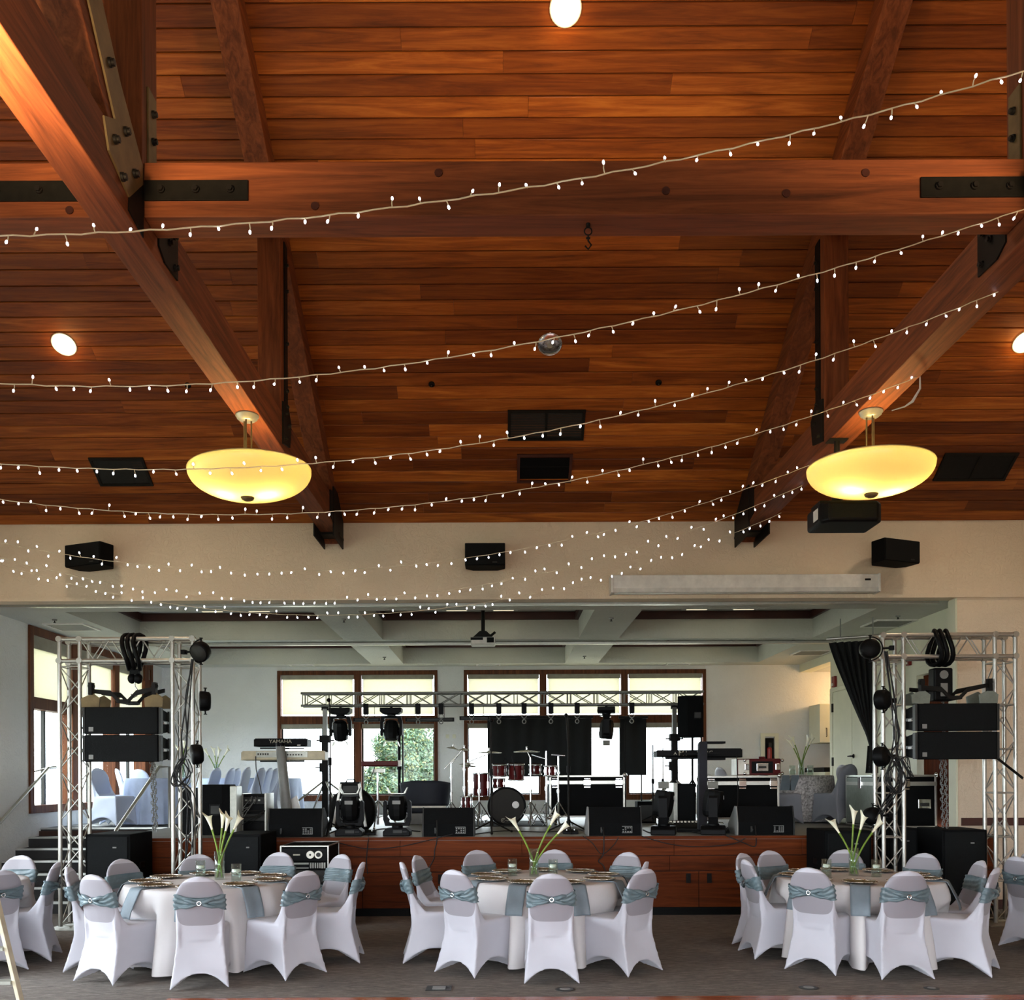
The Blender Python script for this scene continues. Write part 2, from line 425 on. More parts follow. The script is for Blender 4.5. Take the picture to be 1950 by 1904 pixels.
# ================================================================== SETTING
YW, YF, YB = 11.9, 11.45, 19.1          # proscenium wall, stage front, stage back wall
XL, XR = -7.05, 6.2                     # stage side walls
HL, HR, HR2 = -8.0, 9.0, -4.0           # hall left, right, rear
CZ = 4.05
RIDGE = 4.0
# floors
DF = 7.2
struct('floor', MB().box(HL - .2, HR + .2, DF, YF + 0.6, -0.1, 0), 'carpet')
sub = struct('floor_dance', MB().box(-2.62, HR + .2, HR2 - .2, DF, -0.1, -0.012), 'floor_wood', label='glossy wooden dance floor at the very front')
struct('floor_rear', MB().box(HL - .2, -2.62, HR2 - .2, DF, -0.1, 0), 'carpet')
for i in range(110):
    L = 1.2; x0 = -2.62 + (i % 11) * L; row = i // 11
    x0 -= (row % 2) * 0.6
    a = max(x0, -2.62)
    MB().box(a + .001, x0 + L - .001, DF - .10 * (row + 1) + .001, DF - .10 * row - .001, -0.014, 0.006).build('floor_board', 'floor_wood', sub)
# roof (front slope towards the stage, back slope behind the viewer)
def slope_slab(y0, y1, z0, z1, t=0.12, mi=0, mb=None):
    mb = mb or MB(); x0, x1 = HL - .2, HR + .2
    return mb.prism([(y0, z0), (y1, z1), (y1, z1 + t), (y0, z0 + t)], x0, x1, 'yz', mi)
roof = slope_slab(YW + .2, RIDGE, roofz(YW + .2) + .022, roofz(RIDGE) + .022)
slope_slab(RIDGE, HR2 - .2, roofz(RIDGE) + .022, roofz(RIDGE) + .022 - (RIDGE - HR2 + .2) * .665, mb=roof)
ceiling = struct('ceiling', roof, 'back', label='vaulted cedar plank ceiling')
slope = math.atan(-RS)
rows = 40; dy = 0.1352
cnt = 0
for r in range(rows):
    ymax = YW - .0 - r * dy; ymin = ymax - dy
    ym = (ymax + ymin) / 2
    lo, hi = -4.2 - 1.1 * (ym / 4.0), 4.3 + 1.15 * (ym / 4.0)
    lo = max(lo, HL); hi = min(hi, HR)
    x = lo - random.uniform(0, 1.5)
    w = dy / math.cos(slope)
    while x < hi:
        L = random.choice((2.3, 3.4, 4.2, 4.9, 5.6, 6.4))
        a, b = max(x, HL), min(x + L, HR); hw = w / 2 - .0032
        th = random.uniform(.016, .021); c = .006
        mb = MB()
        prof = [(-hw, 0), (-hw, -th + c), (-hw + c, -th), (hw - c, -th), (hw, -th + c), (hw, 0)]
        mb.prism(prof, a + .001 - (a + b) / 2, b - .001 - (a + b) / 2, 'yz')
        o = mb.build('plank', 'plank', ceiling); o.location = ((a + b) / 2, ym, roofz(ym) + .020); o.rotation_euler = (-slope, 0, 0)
        cnt += 1; x += L
# hall walls
struct('wall_right', MB().prism([(HR2, 0), (YW, 0), (YW, roofz(YW) + .02), (RIDGE, roofz(RIDGE) + .02), (HR2, roofz(RIDGE) - .665 * (RIDGE - HR2) + .02)], HR, HR + .2, 'yz'), 'wall')
mb = MB(); zt = roofz(YW) + .02
wy = [(-3.2, -0.6), (0.2, 2.9), (3.6, 6.3), (7.0, 9.7)]
prev = HR2
for a, b in wy:
    mb.box(HL - .2, HL, prev, a, 0, 3.6); mb.box(HL - .2, HL, a, b, 0, .5); mb.box(HL - .2, HL, a, b, 3.2, 3.6); prev = b
mb.box(HL - .2, HL, prev, YW, 0, 3.6)
mb.prism([(HR2, 3.6), (YW, 3.6), (YW, zt), (RIDGE, roofz(RIDGE) + .02), (HR2, roofz(RIDGE) - .665 * (RIDGE - HR2) + .02)], HL - .2, HL, 'yz')
struct('wall_left', mb, 'wall')
for i, (a, b) in enumerate(wy):
    w = struct('window_%d' % (i + 5), MB().box(HL - .16, HL - .02, a, a + .08, .5, 3.2).box(HL - .16, HL - .02, b - .08, b, .5, 3.2).box(HL - .16, HL - .02, a, b, .5, .58).box(HL - .16, HL - .02, a, b, 3.12, 3.2).box(HL - .14, HL - .05, (a + b) / 2 - .04, (a + b) / 2 + .04, .5, 3.2), 'frame_wood')
    MB().box(HL - .1, HL - .09, a + .05, b - .05, .55, 3.15).build('pane', 'pane', w)
mb = MB(); prev = HL - .2; zr = roofz(RIDGE) - .665 * (RIDGE - HR2) + .02
for a, b in ((-6.5, -2.7), (-1.9, 1.9), (2.7, 6.5)):
    mb.box(prev, a, HR2 - .2, HR2, 0, zr); mb.box(a, b, HR2 - .2, HR2, 0, .5); mb.box(a, b, HR2 - .2, HR2, 3.3, zr); prev = b
mb.box(prev, HR + .2, HR2 - .2, HR2, 0, zr)
struct('wall_rear', mb, 'wall')
# proscenium wall with its opening
JL, JR = -7.2, 5.9
mb = MB()
mb.box(HL, JL, YW, YW + .2, 0, zt); mb.box(JR, HR, YW, YW + .2, 0, zt)
mb.box(JL, JR, YW, YW + .2, CZ - .02, zt)
struct('wall_front', mb, 'wall', label='beige stucco wall above and beside the stage opening')
struct('trim_1', MB().box(JL, HR, YW - .03, YW, CZ - .02, CZ + .03), 'wall', label='thin moulding along the opening')
struct('trim_2', MB().box(JR, JR + .005, YW - .01, YW + .21, 0, CZ - .03).box(JR - .012, JR, YW, YW + .2, STZ, CZ - .03), 'cream', label='cream jamb of the stage opening')
struct('trim_3', MB().box(JR + .05, HR, YW - .03, YW, 1.08, 1.18), 'trimred', label='dark chair rail on the right wall')
struct('baseboard_right', MB().box(JR, HR, YW - .02, YW, 0, .12), 'trimred')
# ---------------- stage platform and stairs
mb = MB()
mb.box(-5.1, XR, YF + .02, 14.05, STZ - .04, STZ); mb.box(XL, XR, 14.05, YB, STZ - .04, STZ)
struct('floor_stage', mb, 'stagefloor', label='grey stage floor')
front = struct('wall_stage_front', MB().box(-5.1, XR, YF + .06, YF + .12, 0, STZ - .04).box(-5.1, -5.04, YF + .06, 14.05, 0, STZ - .04).box(XL, -5.1, 14.0, 14.05, 0, STZ - .04), 'back', label='cherry wood front of the stage')
struct('trim_4', MB().box(-5.1, XR, YF, YF + .06, STZ - .035, STZ + .002), 'stage_wood', label='wooden stage edge')
x = -5.1; wd = [1.78, 2.05, 1.52, 1.9, 1.6, 1.7, 1.2]
i = 0
while x < JR:
    w = wd[i % 7]; b = min(x + w, XR)
    MB().box(x + .002, b - .002, YF + .02, YF + .06, STZ - .235, STZ - .04).build('panel', 'stage_wood', front, .002)
    x = b; i += 1
x = -5.1
while x < JR:
    b = min(x + 2.4, XR)
    MB().box(x + .002, b - .002, YF + .035, YF + .06, STZ - .43, STZ - .245).build('panel', 'stage_wood', front, .002)
    x = b
x = -5.1; i = 0
while x < JR:
    b = min(x + .84, XR)
    dp = MB().box(x + .004, b - .004, YF + .03, YF + .06, .10, STZ - .44).build('cupboard_door', 'stage_wood', front, .003)
    hx = b - .13 if i % 2 == 0 else x + .13
    MB().box(hx - .028, hx + .028, YF + .022, YF + .032, .40, .52).build('pull', 'steel', dp)
    x = b; i += 1
struct('baseboard_stage', MB().box(-5.1, XR, YF + .04, YF + .06, 0, .095), 'black')
st = struct('stairs', MB().box(XL, -5.1, 11.9, 11.95, 0, .1), 'tread', label='black carpeted stairs with pale nosings up to the stage')
for k in range(1, 8):
    y0 = 11.83 + (k - 1) * .37; z = .145 * k if k < 7 else STZ + .002
    y1 = y0 + .37 if k < 7 else y0 + .5
    MB().box(XL + .005, -5.105, y0, y1, z - .145 if k > 1 else 0, z).build('step', 'tread', st)
    MB().box(XL + .01, -5.11, y0 - .012, y0 + .05, z - .02, z + .006).build('nosing', 'nosing', st)
# ---------------- stage room walls
def wall_back():
    mb = MB(); s = F_PX / YB
    ux = lambda px: (px - 955) / s
    z0, z1 = 1.26, 3.97
    A = (ux(529), ux(834)); B = (ux(884), ux(1345))
    mb.box(XL - .2, A[0], YB, YB + .25, 0, 4.7); mb.box(A[1], B[0], YB, YB + .25, 0, 4.7); mb.box(B[1], 9.0, YB, YB + .25, 0, 4.7)
    for a, b in (A, B): mb.box(a, b, YB, YB + .25, 0, z0); mb.box(a, b, YB, YB + .25, z1, 4.7)
    struct('wall_back', mb, 'wall2')
    zt0, zt1 = 2.86, 3.03
    for n, ((a, b), mull) in enumerate(((A, (682,)), (B, (1035, 1190)))):
        w = MB(); fw = .07; y0, y1 = YB - .03, YB + .14
        w.box(a, a + fw, y0, y1, z0, z1).box(b - fw, b, y0, y1, z0, z1).box(a, b, y0, y1, z0, z0 + .12).box(a, b, y0, y1, z1 - .09, z1)
        w.box(a + fw, b - fw, y0 + .01, y1, zt0, zt1)
        xs = [a + fw] + [ux(m) for m in mull] + [b - fw]
        for m in mull: w.box(ux(m) - .075, ux(m) + .075, y0, y1, z0, z1)
        W_ = struct('window_%d' % (n + 1), w, 'frame_wood', bevel=.006)
        for k in range(len(xs) - 1):
            p, q = xs[k] + (.075 if k else 0), xs[k + 1] - (.075 if k < len(xs) - 2 else 0)
            MB().box(p, q, YB + .09, YB + .096, z0 + .12, zt0).build('pane', 'pane', W_)
            MB().box(p, q, YB + .09, YB + .096, zt1, z1 - .09).build('pane', 'pane', W_)
            MB().box(p + .03, q - .03, YB + .02, YB + .024, zt1 + .03, z1 - .12).build('blind', 'blind', W_)
            MB().box(p + .01, q - .01, YB - .0, YB + .05, z1 - .18, z1 - .09).build('blind_roller', 'blindroll', W_)
            MB().box(p + .01, q - .01, YB - .0, YB + .05, zt0 - .10, zt0).build('blind_roller', 'blindroll', W_)
            f = MB(); c = .03
            f.box(p, p + c, YB + .07, YB + .1, z0 + .12, zt0).box(q - c, q, YB + .07, YB + .1, z0 + .12, zt0).box(p, q, YB + .07, YB + .1, z0 + .12, z0 + .15)
            if (n, k) in ((0, 0), (0, 1), (1, 2)): cx = p + (q - p) * (.56 if (n, k) != (1, 2) else .6); f.box(cx - .02, cx + .02, YB + .07, YB + .1, z0 + .12, zt0)
            f.build('sash_frame', 'frame_wood' if n == 0 and k == 9 else 'dgrey', W_)
        lamp('AREA', 'window_portal', ((a + b) / 2, YB + .3, (z0 + z1) / 2), 1, (1, 1, 1), b - a, (-PI/2, 0, 0), z1 - z0, portal=True)
wall_back()
# left wall of the stage room with three window bays
mb = MB(); wins = [(13.78, 15.05), (15.25, 16.7), (16.9, 18.45)]
z0, z1 = 1.22, CZ - .01
prev = YW + .2
mb.box(XL - .25, XL, YW + .2, 13.7, 0, 4.7); mb.box(XL - .25, XL, 18.55, YB, 0, 4.7); mb.box(XL - .25, XL, 13.7, 18.55, 0, z0); mb.box(XL - .25, XL, 13.7, 18.55, z1, 4.7)
struct('wall_stage_left', mb, 'wall2')
w = MB(); w.box(XL - .2, XL + .03, 13.7, 13.82, z0, z1).box(XL - .2, XL + .03, 18.43, 18.55, z0, z1).box(XL - .2, XL + .03, 13.7, 18.55, z0, z0 + .12).box(XL - .2, XL + .03, 13.7, 18.55, z1 - .13, z1)
w.box(XL - .18, XL + .02, 13.7, 18.55, 2.80, 2.98)
for y in (15.15, 16.8, 18.2): w.box(XL - .2, XL + .04, y - .1, y + .1, z0, z1)
W3 = struct('window_3', w, 'frame_wood', bevel=.006)
for (a, b) in wins:
    MB().box(XL - .12, XL - .114, a, b, z0 + .1, z1 - .1).build('pane', 'pane', W3)
    if a < 17: MB().box(XL - .03, XL - .026, a + .03, b - .03, 2.97, z1 - .28).build('blind', 'blind', W3)
    MB().box(XL - .06, XL, a + .01, b - .01, z1 - .32, z1 - .12).build('blind_roller', 'blindroll', W3)
    MB().box(XL - .13, XL - .08, (a * .55 + b * .45) - .03, (a * .55 + b * .45) + .03, z0 + .1, 2.8).build('sash_frame', 'dgrey', W3)
pl = lamp('AREA', 'window_portal', (XL - .35, 16.1, 2.6), 1, (1, 1, 1), 4.7, None, 2.8, portal=True)
pl.rotation_euler = Vector((1, 0, 0)).to_track_quat('-Z', 'Z').to_euler()
# right wall of the stage room, alcove at its far end
dz = 3.27
mb = MB(); X0, X1 = XR, XR + .25
mb.box(X0, X1, YW + .2, 12.45, 0, 4.7); mb.box(X0, X1, 12.45, 13.73, dz, 4.7); mb.box(X0, X1, 13.73, 17.3, 0, 4.7); mb.box(X0, X1, 17.3, YB, 3.89, 4.7)
struct('wall_stage_right', mb, 'cream')
mb = MB(); mb.box(XR + .25, 9.0, 17.1, 17.3, 0, 4.2); mb.box(8.8, 9.0, 17.3, YB, 0, 4.2)
struct('wall_alcove', mb, 'wall2'); struct('ceiling_alcove', MB().box(XR + .25, 9.0, 17.3, YB, 3.9, 4.0), 'soffit')
struct('floor_alcove', MB().box(XR, 9.0, 17.3, YB, STZ - .04, STZ - .002), 'stagefloor')
lamp('POINT', 'alcove_lamp', (7.3, 18.2, 3.4), 38, (1.0, 0.62, 0.3), radius=.12)
lamp('AREA', 'corridor_light', (7.6, 13.2, 2.8), 2, (1.0, .8, .6), .6, None, aim=(6.5, 13.2, 1.5))
struct('wall_corridor', MB().box(8.0, 8.1, 12.1, 17.1, 0, 4).box(XR + .25, 8.1, 12.1, 12.2, 0, 4), 'wall2'); 
# doors on the right wall
d = struct('door_1', MB().box(XR - .035, XR, 15.15, 15.27, STZ, dz + .02).box(XR - .035, XR, 17.13, 17.25, STZ, dz + .02).box(XR - .035, XR, 15.15, 17.25, dz + .02, dz + .1), 'cream', bevel=.006, label='cream double door behind the black curtain')
for a, b in ((15.28, 16.19), (16.21, 17.12)):
    MB().box(XR - .02, XR, a, b, STZ + .01, dz).build('door_leaf', 'cream', d, .004)
for y, z in ((17.12, 3.0), (17.12, 2.0), (17.12, 1.25), (15.27, 3.0), (15.27, 2.1), (15.27, 1.25)): MB().box(XR - .04, XR - .018, y - .03, y + .03, z - .08, z + .08).build('hinge', 'steel', d)
MB().cyl((XR - .02, 16.12, 2.08), (XR - .09, 16.12, 2.08), .016).cyl((XR - .085, 16.22, 2.08), (XR - .085, 16.0, 2.08), .012).cyl((XR - .02, 16.12, 2.08), (XR - .03, 16.12, 2.08), .04).build('handle', 'steel', d)
d2 = struct('door_2', MB().box(XR - .04, XR + .25, 13.63, 13.73, STZ, dz).box(XR - .04, XR + .25, 12.40, 12.47, STZ, dz).box(XR - .04, XR + .25, 12.4, 13.73, dz - .06, dz + .06), 'cream', bevel=.005, label='brown door in a cream frame beside the right truss')
MB().box(XR + .06, XR + .1, 12.47, 13.62, STZ + .01, dz - .06).build('door_leaf', 'door_wood', d2, .004)
# ---------------- stage ceiling with coffers
def cof():
    mb = MB(); tr = MB(); inn = MB()
    ys = [(12.75, 15.4), (16.1, 18.64)]
    xs = [(-6.05, -2.63), (-1.98, 1.3), (1.97, 5.22)]
    t0, t1 = CZ, 4.50
    mb.box(XL, XR + .2, YW + .2, ys[0][0], t0, t1); mb.box(XL, XR + .2, ys[0][1], ys[1][0], t0, t1); mb.box(XL, XR + .2, ys[1][1], YB, t0, t1)
    for (a, b) in ys:
        mb.box(XL, xs[0][0], a, b, t0, t1); mb.box(xs[0][1], xs[1][0], a, b, t0, t1); mb.box(xs[1][1], xs[2][0], a, b, t0, t1); mb.box(xs[2][1], XR + .2, a, b, t0, t1)
        for (p, q) in xs:
            tz0, tz1 = 4.37, 4.495; w = .06
            tr.box(p, q, b - w, b, tz0, tz1).box(p, q, a, a + w, tz0, tz1).box(p, p + w, a, b, tz0, tz1).box(q - w, q, a, b, tz0, tz1)
    struct('ceiling_stage', mb, 'soffit', label='coffered plaster ceiling over the stage')
    struct('ceiling_stage_panels', MB().box(XL, XR + .3, YW + .21, YB, t1, t1 + .1), 'ceil_in')
    struct('trim_5', tr, 'trimred', label='dark red moulding inside the coffers')
    n = 0
    wh = ('left', 'middle', 'right')
    for (a, b) in ys:
        for k, (p, q) in enumerate(xs):
            c = (p + q) / 2; n += 1
            row = 'front' if a < 14 else 'rear'
            T = thing('ceiling_light', 'recessed light panel in the %s coffer of the %s row over the stage' % (wh[k], row), 'ceiling light', (c, b - .62, t1 - .03), 0, 'light panels in the stage coffers')
            fr = MB(); fr.box(-.62, .62, -.35, .35, 0, .03); fr.build('frame', 'white_p', T)
            MB().box(-.55, -.22, -.3, .3, -.006, 0).build('diffuser', 'fluor', T); MB().box(.22, .55, -.3, .3, -.006, 0).build('diffuser', 'fluor', T)
            MB().box(-.2, .2, -.3, .3, -.004, 0).build('louvre', 'grey', T)
cof()
def vent(p, sx, sy, label, rotx=0, rows=9, mat='steel', fm='steel'):
    T = thing('air_vent', label, 'vent', p); T.rotation_euler[0] = rotx
    f = MB(); b = .035
    f.box(-sx/2, sx/2, -sy/2, -sy/2 + b, -.02, .01).box(-sx/2, sx/2, sy/2 - b, sy/2, -.02, .01).box(-sx/2, -sx/2 + b, -sy/2, sy/2, -.02, .01).box(sx/2 - b, sx/2, -sy/2, sy/2, -.02, .01)
    f.build('frame', fm, T)
    MB().box(-sx/2 + b, sx/2 - b, -sy/2 + b, sy/2 - b, .0, .008).build('backing', 'black', T)
    if sx > .7 and mat == 'steel': MB().box(-.012, .012, -sy/2 + b, sy/2 - b, -.02, .0).build('divider', fm, T)
    step = (sy - 2 * b) / rows
    for k in range(rows):
        y = -sy/2 + b + (k + .5) * step
        MB().prism([(y - step * .4, -.002), (y + step * .3, -.016), (y + step * .36, -.012), (y - step * .3, .002)], -sx/2 + b, sx/2 - b, 'yz').build('slat', mat, T)
    return T
for px, py, lab in ((137, 1193, 'pale ceiling vent above the left stage window'), (1692, 1186, 'pale ceiling vent over the right truss tower'), (1545, 1242, 'pale ceiling vent above the black curtain'), (575, 1266, 'small pale vent above the left rear window'), (930, 1266, 'small pale vent above the middle of the rear windows'), (1290, 1265, 'small pale vent above the right rear window')):
    q = PZ(px, py, CZ)
    if py > 1260: q.y = min(q.y, 18.85)
    vent((q.x, q.y, CZ - .0), .62 if py < 1250 else .5, .62 if py < 1250 else .18, lab, 0, 8 if py < 1250 else 3, 'grey', 'white_p')
# sprinklers in the soffits
for px, py, lab in ((104, 1182, 'by the left window'), (655, 1181, 'on the left coffer beam, nearer'), (732, 1253, 'on the left coffer beam, farther'), (1164, 1179, 'on the right coffer beam, nearer'), (1113, 1251, 'on the right coffer beam, farther'), (1710, 1175, 'over the right truss tower')):
    q = PZ(px, py, CZ - .02); T = thing('sprinkler', 'tiny sprinkler head ' + lab, 'sprinkler', (q.x, q.y, CZ))
    MB().cyl((0, 0, 0), (0, 0, -.02), .035, .03).build('collar', 'grey', T); MB().cyl((0, 0, -.02), (0, 0, -.05), .008).cyl((0, 0, -.045), (0, 0, -.05), .02).build('head', 'steel', T)
# curtain track under the crosswise soffit
T = thing('curtain_track', 'long pale curtain track across the stage ceiling', 'track', (0, 15.75, CZ))
MB().box(XL + .02, XR - .55, -.09, -.03, -.05, -.015).box(XL + .02, XR - .55, .02, .06, -.04, -.015).build('rail', 'alu', T)
br = MB()
for k in range(12): br.box(-6.8 + k * 1.07, -6.76 + k * 1.07, -.09, .06, -.016, 0)
br.build('bracket', 'grey', T)
# track at the opening
T = thing('track_light_rail', 'thin metal rail just inside the top of the stage opening', 'track', (0, 12.2, CZ))
MB().box(-6.9, 5.8, -.04, .04, -.04, 0).build('rail', 'alu', T)

# ================================================================== ROOF TIMBERS
CB, CT = 4.825, 5.165
def bolt_row(parent, pts, axis, r=.02, h=.03):
    for p in pts:
        m = MB(); p = Vector(p); d = Vector(axis)
        m.cyl(p, p + d * h * .5, r * 1.35, n=10); m.cyl(p + d * h * .5, p + d * h, r, n=6); m.build('bolt', 'bolt', parent)
def truss(x0, x1, label, side):
    xc = (x0 + x1) / 2; xin = x1 if side < 0 else x0; dn = 1 if side < 0 else -1      # inner face direction
    T = thing('roof_truss', label, 'roof truss', (xc, YW, 0), 0, 'timber roof trusses')
    def L(p): return (p[0] - xc, p[1] - YW, p[2])
    hw = (x1 - x0) / 2
    def bb(name, y0, z0, y1, z1, mat, bev=.006):   # box in YZ
        return MB().box(-hw, hw, y0 - YW, y1 - YW, z0, z1).build(name, mat, T, bev)
    bb('bottom_chord', -1.2, CB, YW - .06, CT, 'beam')
    # top chord under the planks
    d = .27
    poly = [(YW - .05, roofz(YW - .05)), (YW - .05, roofz(YW) - d), (RIDGE + .1, roofz(RIDGE + .1) - d), (RIDGE + .1, roofz(RIDGE + .1))]
    MB().prism([(y - YW, z) for y, z in poly], -hw, hw, 'yz').build('top_chord', 'beam', T, .006)
    # posts
    for (ya, yb, nm) in ((5.27, 5.50, 'post'), (8.60, 8.82, 'post')):
        top = roofz(yb) - d + .02
        MB().box(-hw, hw, ya - YW, yb - YW, CT - .0, top).build(nm, 'beamz', T, .006)
    # webs
    def web(y0, z0, y1, z1, t):
        n = Vector((0, z1 - z0, -(y1 - y0))).normalized() * t / 2
        a, b = Vector((0, y0, z0)), Vector((0, y1, z1))
        poly = [(a + n), (b + n), (b - n), (a - n)]
        MB().prism([(p.y - YW, p.z) for p in poly], -hw + .004, hw - .004, 'yz').build('web', 'beam', T, .005)
    web(5.02, CT - .02, 2.6, 7.6, .21)
    web(5.62, CT + .02, 8.55, roofz(8.55) - d - .1, .18)
    if True:
        xf = dn * hw; th = .012
        # gusset on the inner face of the joint
        g = MB(); 
        g.prism([(5.06 - YW, CB + .03), (5.27 - YW, CB + .0), (5.27 - YW, CT + .06), (5.1 - YW, CT)], xf, xf + dn * .008, 'yz'); g.build('hanger_plate', 'steel', T, .001); g = MB()
        poly = [(4.74, CT - .02), (4.80, CB + .18), (5.06, CB + .10), (5.25, CT - .05), (5.25, CT + .06), (4.95, CT + .30), (4.45, CT + .86), (4.30, CT + .74), (4.88, CT + .06)]
        g.prism([(y - YW, z) for y, z in poly], xf, xf + dn * th, 'yz'); gp = g.build('gusset_plate', 'bronze', T, .001)
        bolt_row(gp, [(xf + dn * th, y - YW, z) for y, z in ((4.86, CT - .06), (4.95, CB + .14), (5.12, CT - .07), (5.0, CT + .08), (4.80, CT + .30), (4.62, CT + .52), (4.46, CT + .70))], (dn, 0, 0), .018, .03)
        g = MB(); g.box(min(xf, xf + dn * th), max(xf, xf + dn * th), 5.34 - YW, 5.46 - YW, CT - .05, CT + .58); gp = g.build('post_strap', 'bronze', T, .001)
        bolt_row(gp, [(xf + dn * th, 5.40 - YW, CT + z) for z in (.12, .30, .46)], (dn, 0, 0), .016, .028)
        g = MB(); g.prism([(5.50 - YW, CT - .01), (5.82 - YW, CT - .01), (5.82 - YW, CB + .05), (5.60 - YW, CB + .04), (5.50 - YW, CB + .09)], xf, xf + dn * th, 'yz'); gp = g.build('gusset_plate', 'steel', T, .001)
        bolt_row(gp, [(xf + dn * th, y - YW, z) for y, z in ((5.56, CT - .05), (5.66, CT - .14), (5.76, CB + .10), (5.74, CT - .06))], (dn, 0, 0), .016, .028)
        # long strap up the second post and its lower plate
        g = MB(); g.box(min(xf, xf + dn * th), max(xf, xf + dn * th), 8.70 - YW, 8.82 - YW, CT - .02, roofz(8.8) - d)
        gp = g.build('post_strap', 'steel', T, .001)
        bolt_row(gp, [(xf + dn * th, 8.76 - YW, CT + z) for z in (.1, .25, .7, 1.2, 1.45)], (dn, 0, 0), .014, .025)
        g = MB(); g.prism([(8.62 - YW, CB + .04), (8.9 - YW, CB + .10), (8.95 - YW, CT), (8.8 - YW, CT + .15), (8.62 - YW, CT + .1)], xf, xf + dn * (th + .004), 'yz'); gp = g.build('gusset_plate', 'steel', T, .001)
        bolt_row(gp, [(xf + dn * (th + .004), y - YW, z) for y, z in ((8.7, CB + .12), (8.82, CT - .06), (8.72, CT + .02))], (dn, 0, 0), .014, .025)
    # seat bracket at the wall
    for s in (-1, 1):
        MB().box(s * hw - .008 + s * .008, s * hw + .008 + s * .008, 11.2 - YW, -.02, CB - .14, CT + .12).build('bracket_plate', 'steel', T, .001)
    MB().box(-hw - .02, hw + .02, 11.55 - YW, -.02, CB - .03, CB - .002).build('bracket_seat', 'steel', T)
    MB().prism([(11.0 - YW, CB + .06), (-.03, CB - .1), (-.03, CT + .2), (11.0 - YW, CT + .02)], xf, xf + dn * .01, 'yz').build('gusset_plate', 'steel', T)
    return T
truss(-2.265, -2.045, 'timber roof truss running to the wall over the left pendant lamp', -1)
truss(3.04, 3.27, 'timber roof truss running to the wall over the right pendant lamp', 1)
# cross beam
T = thing('cross_beam', 'heavy cross beam with steel straps spanning between the roof trusses', 'beam', (0, 5.28, 4.95))
for a, b in ((HL, -2.268), (-2.042, 3.037), (3.273, HR)):
    MB().box(a, b, 0, .21, 0, .315).build('timber', 'beamx', T, .006)
for a, b in ((-3.0, -2.27), (-2.035, -1.44), (2.42, 3.03), (3.28, 4.0)):
    s = MB().box(a, b, -.012, 0, .09, .205).build('strap_plate', 'steel', T, .001)
    n = 3
    bolt_row(s, [(a + (b - a) * (k + .5) / n, -.012, .148) for k in range(n)], (0, -1, 0), .016, .026)
for px, py in ((835, 330), (600, 393), (1268, 364), (1497, 369), (1648, 330), (133, 401)):
    q = P(px, py, 5.28); MB().cyl((q.x, 0, q.z - 4.95), (q.x, -.008, q.z - 4.95), .023, n=12).build('plug', 'trimred', T)
# hook under the cross beam
q = P(1120, 436, 5.36); T = thing('swivel_hook', 'small black swivel hook hanging under the cross beam', 'hook', (q.x, q.y, 4.95))
MB().cyl((0, 0, 0), (0, 0, -.02), .012).tube([(.022 * math.cos(t), 0, -.045 + .022 * math.sin(t)) for t in [k * PI / 8 for k in range(16)]], .004, closed=True).build('eye', 'steel', T)
MB().tube([(.0, 0, -.07), (.0, 0, -.10), (.018, 0, -.125), (.0, 0, -.15), (-.018, 0, -.13)], .005).cyl((-.012, 0, -.085), (.012, 0, -.085), .006).build('hook', 'steel', T)

# unseen upward spots added to warm the upper planks, as from next-bay pendants
for x_ in (-2.155, 3.155):
    lamp('SPOT', 'upper_ceiling_fill', (x_, 3.4, 4.35), 480, (1, .68, .34), radius=.2, spot=(2.66, .35), rot=(PI, 0, 0))
# recessed cans in the roof
for px, py, lit, lab in ((1077, 15, 1, 'glowing recessed lamp at the top centre of the plank ceiling'), (122, 655, 1, 'glowing recessed lamp in the plank ceiling at far left'), (1047, 655, 0, 'unlit clear recessed lamp in the middle of the plank ceiling'), (1952, 650, 1, 'glowing recessed lamp at the right edge of the plank ceiling')):
    q = PR(px, py)
    T = thing('recessed_lamp', lab, 'ceiling light', (q.x, q.y, roofz(q.y) + .0)); T.rotation_euler[0] = -slope
    MB().lathe([(.132, -.004), (.132, -.010), (.122, -.014), (.118, -.004)], 28).build('trim_ring', 'white_p' if lit else 'chrome', T)
    MB().lathe([(.0, -.030), (.06, -.028), (.10, -.02), (.120, -.008)], 28).build('lens', 'can' if lit else 'chrome', T)
    if not lit:
        MB().lathe([(.0, -.03), (.06, -.028), (.1, -.012)], 24).cyl((0, 0, -.028), (0, 0, -.034), .03).build('reflector', 'silverpanel', T)
    if lit:
        lamp('POINT', 'recessed_lamp_glow_light', (q.x, q.y - .05, roofz(q.y) - .11), 3.0, (1, .62, .22), radius=.08)
        l = lamp('SPOT', 'recessed_lamp_beam', (q.x, q.y - .05, roofz(q.y) - .12), 100, (1, .80, .58), radius=.22, spot=(2.6, .8))
for px, py, lab in ((822, 731, 'left of centre'), (1254, 728, 'right of centre'), (358, 733, 'far left, behind the light string')):
    q = PR(px, py); T = thing('ceiling_sensor', 'small black round sprinkler in the planks, ' + lab, 'sprinkler', (q.x, q.y, q.z)); T.rotation_euler[0] = -slope
    MB().lathe([(.035, .0), (.035, -.012), (.022, -.02), (0, -.02)], 16).build('cup', 'black', T); MB().cyl((0, 0, -.02), (0, 0, -.035), .008).build('tip', 'chrome', T)
def roofvent(c0, c1, label, **k):
    a = PR(*c0); b = PR(*c1); c = (a + b) / 2
    T = vent((c.x, c.y, c.z - .0), abs(b.x - a.x), abs(b.y - a.y) / math.cos(slope), label, -slope, **k); return T
roofvent((168, 871), (293, 924), 'black rectangular air vent in the planks left of the left pendant', rows=10)
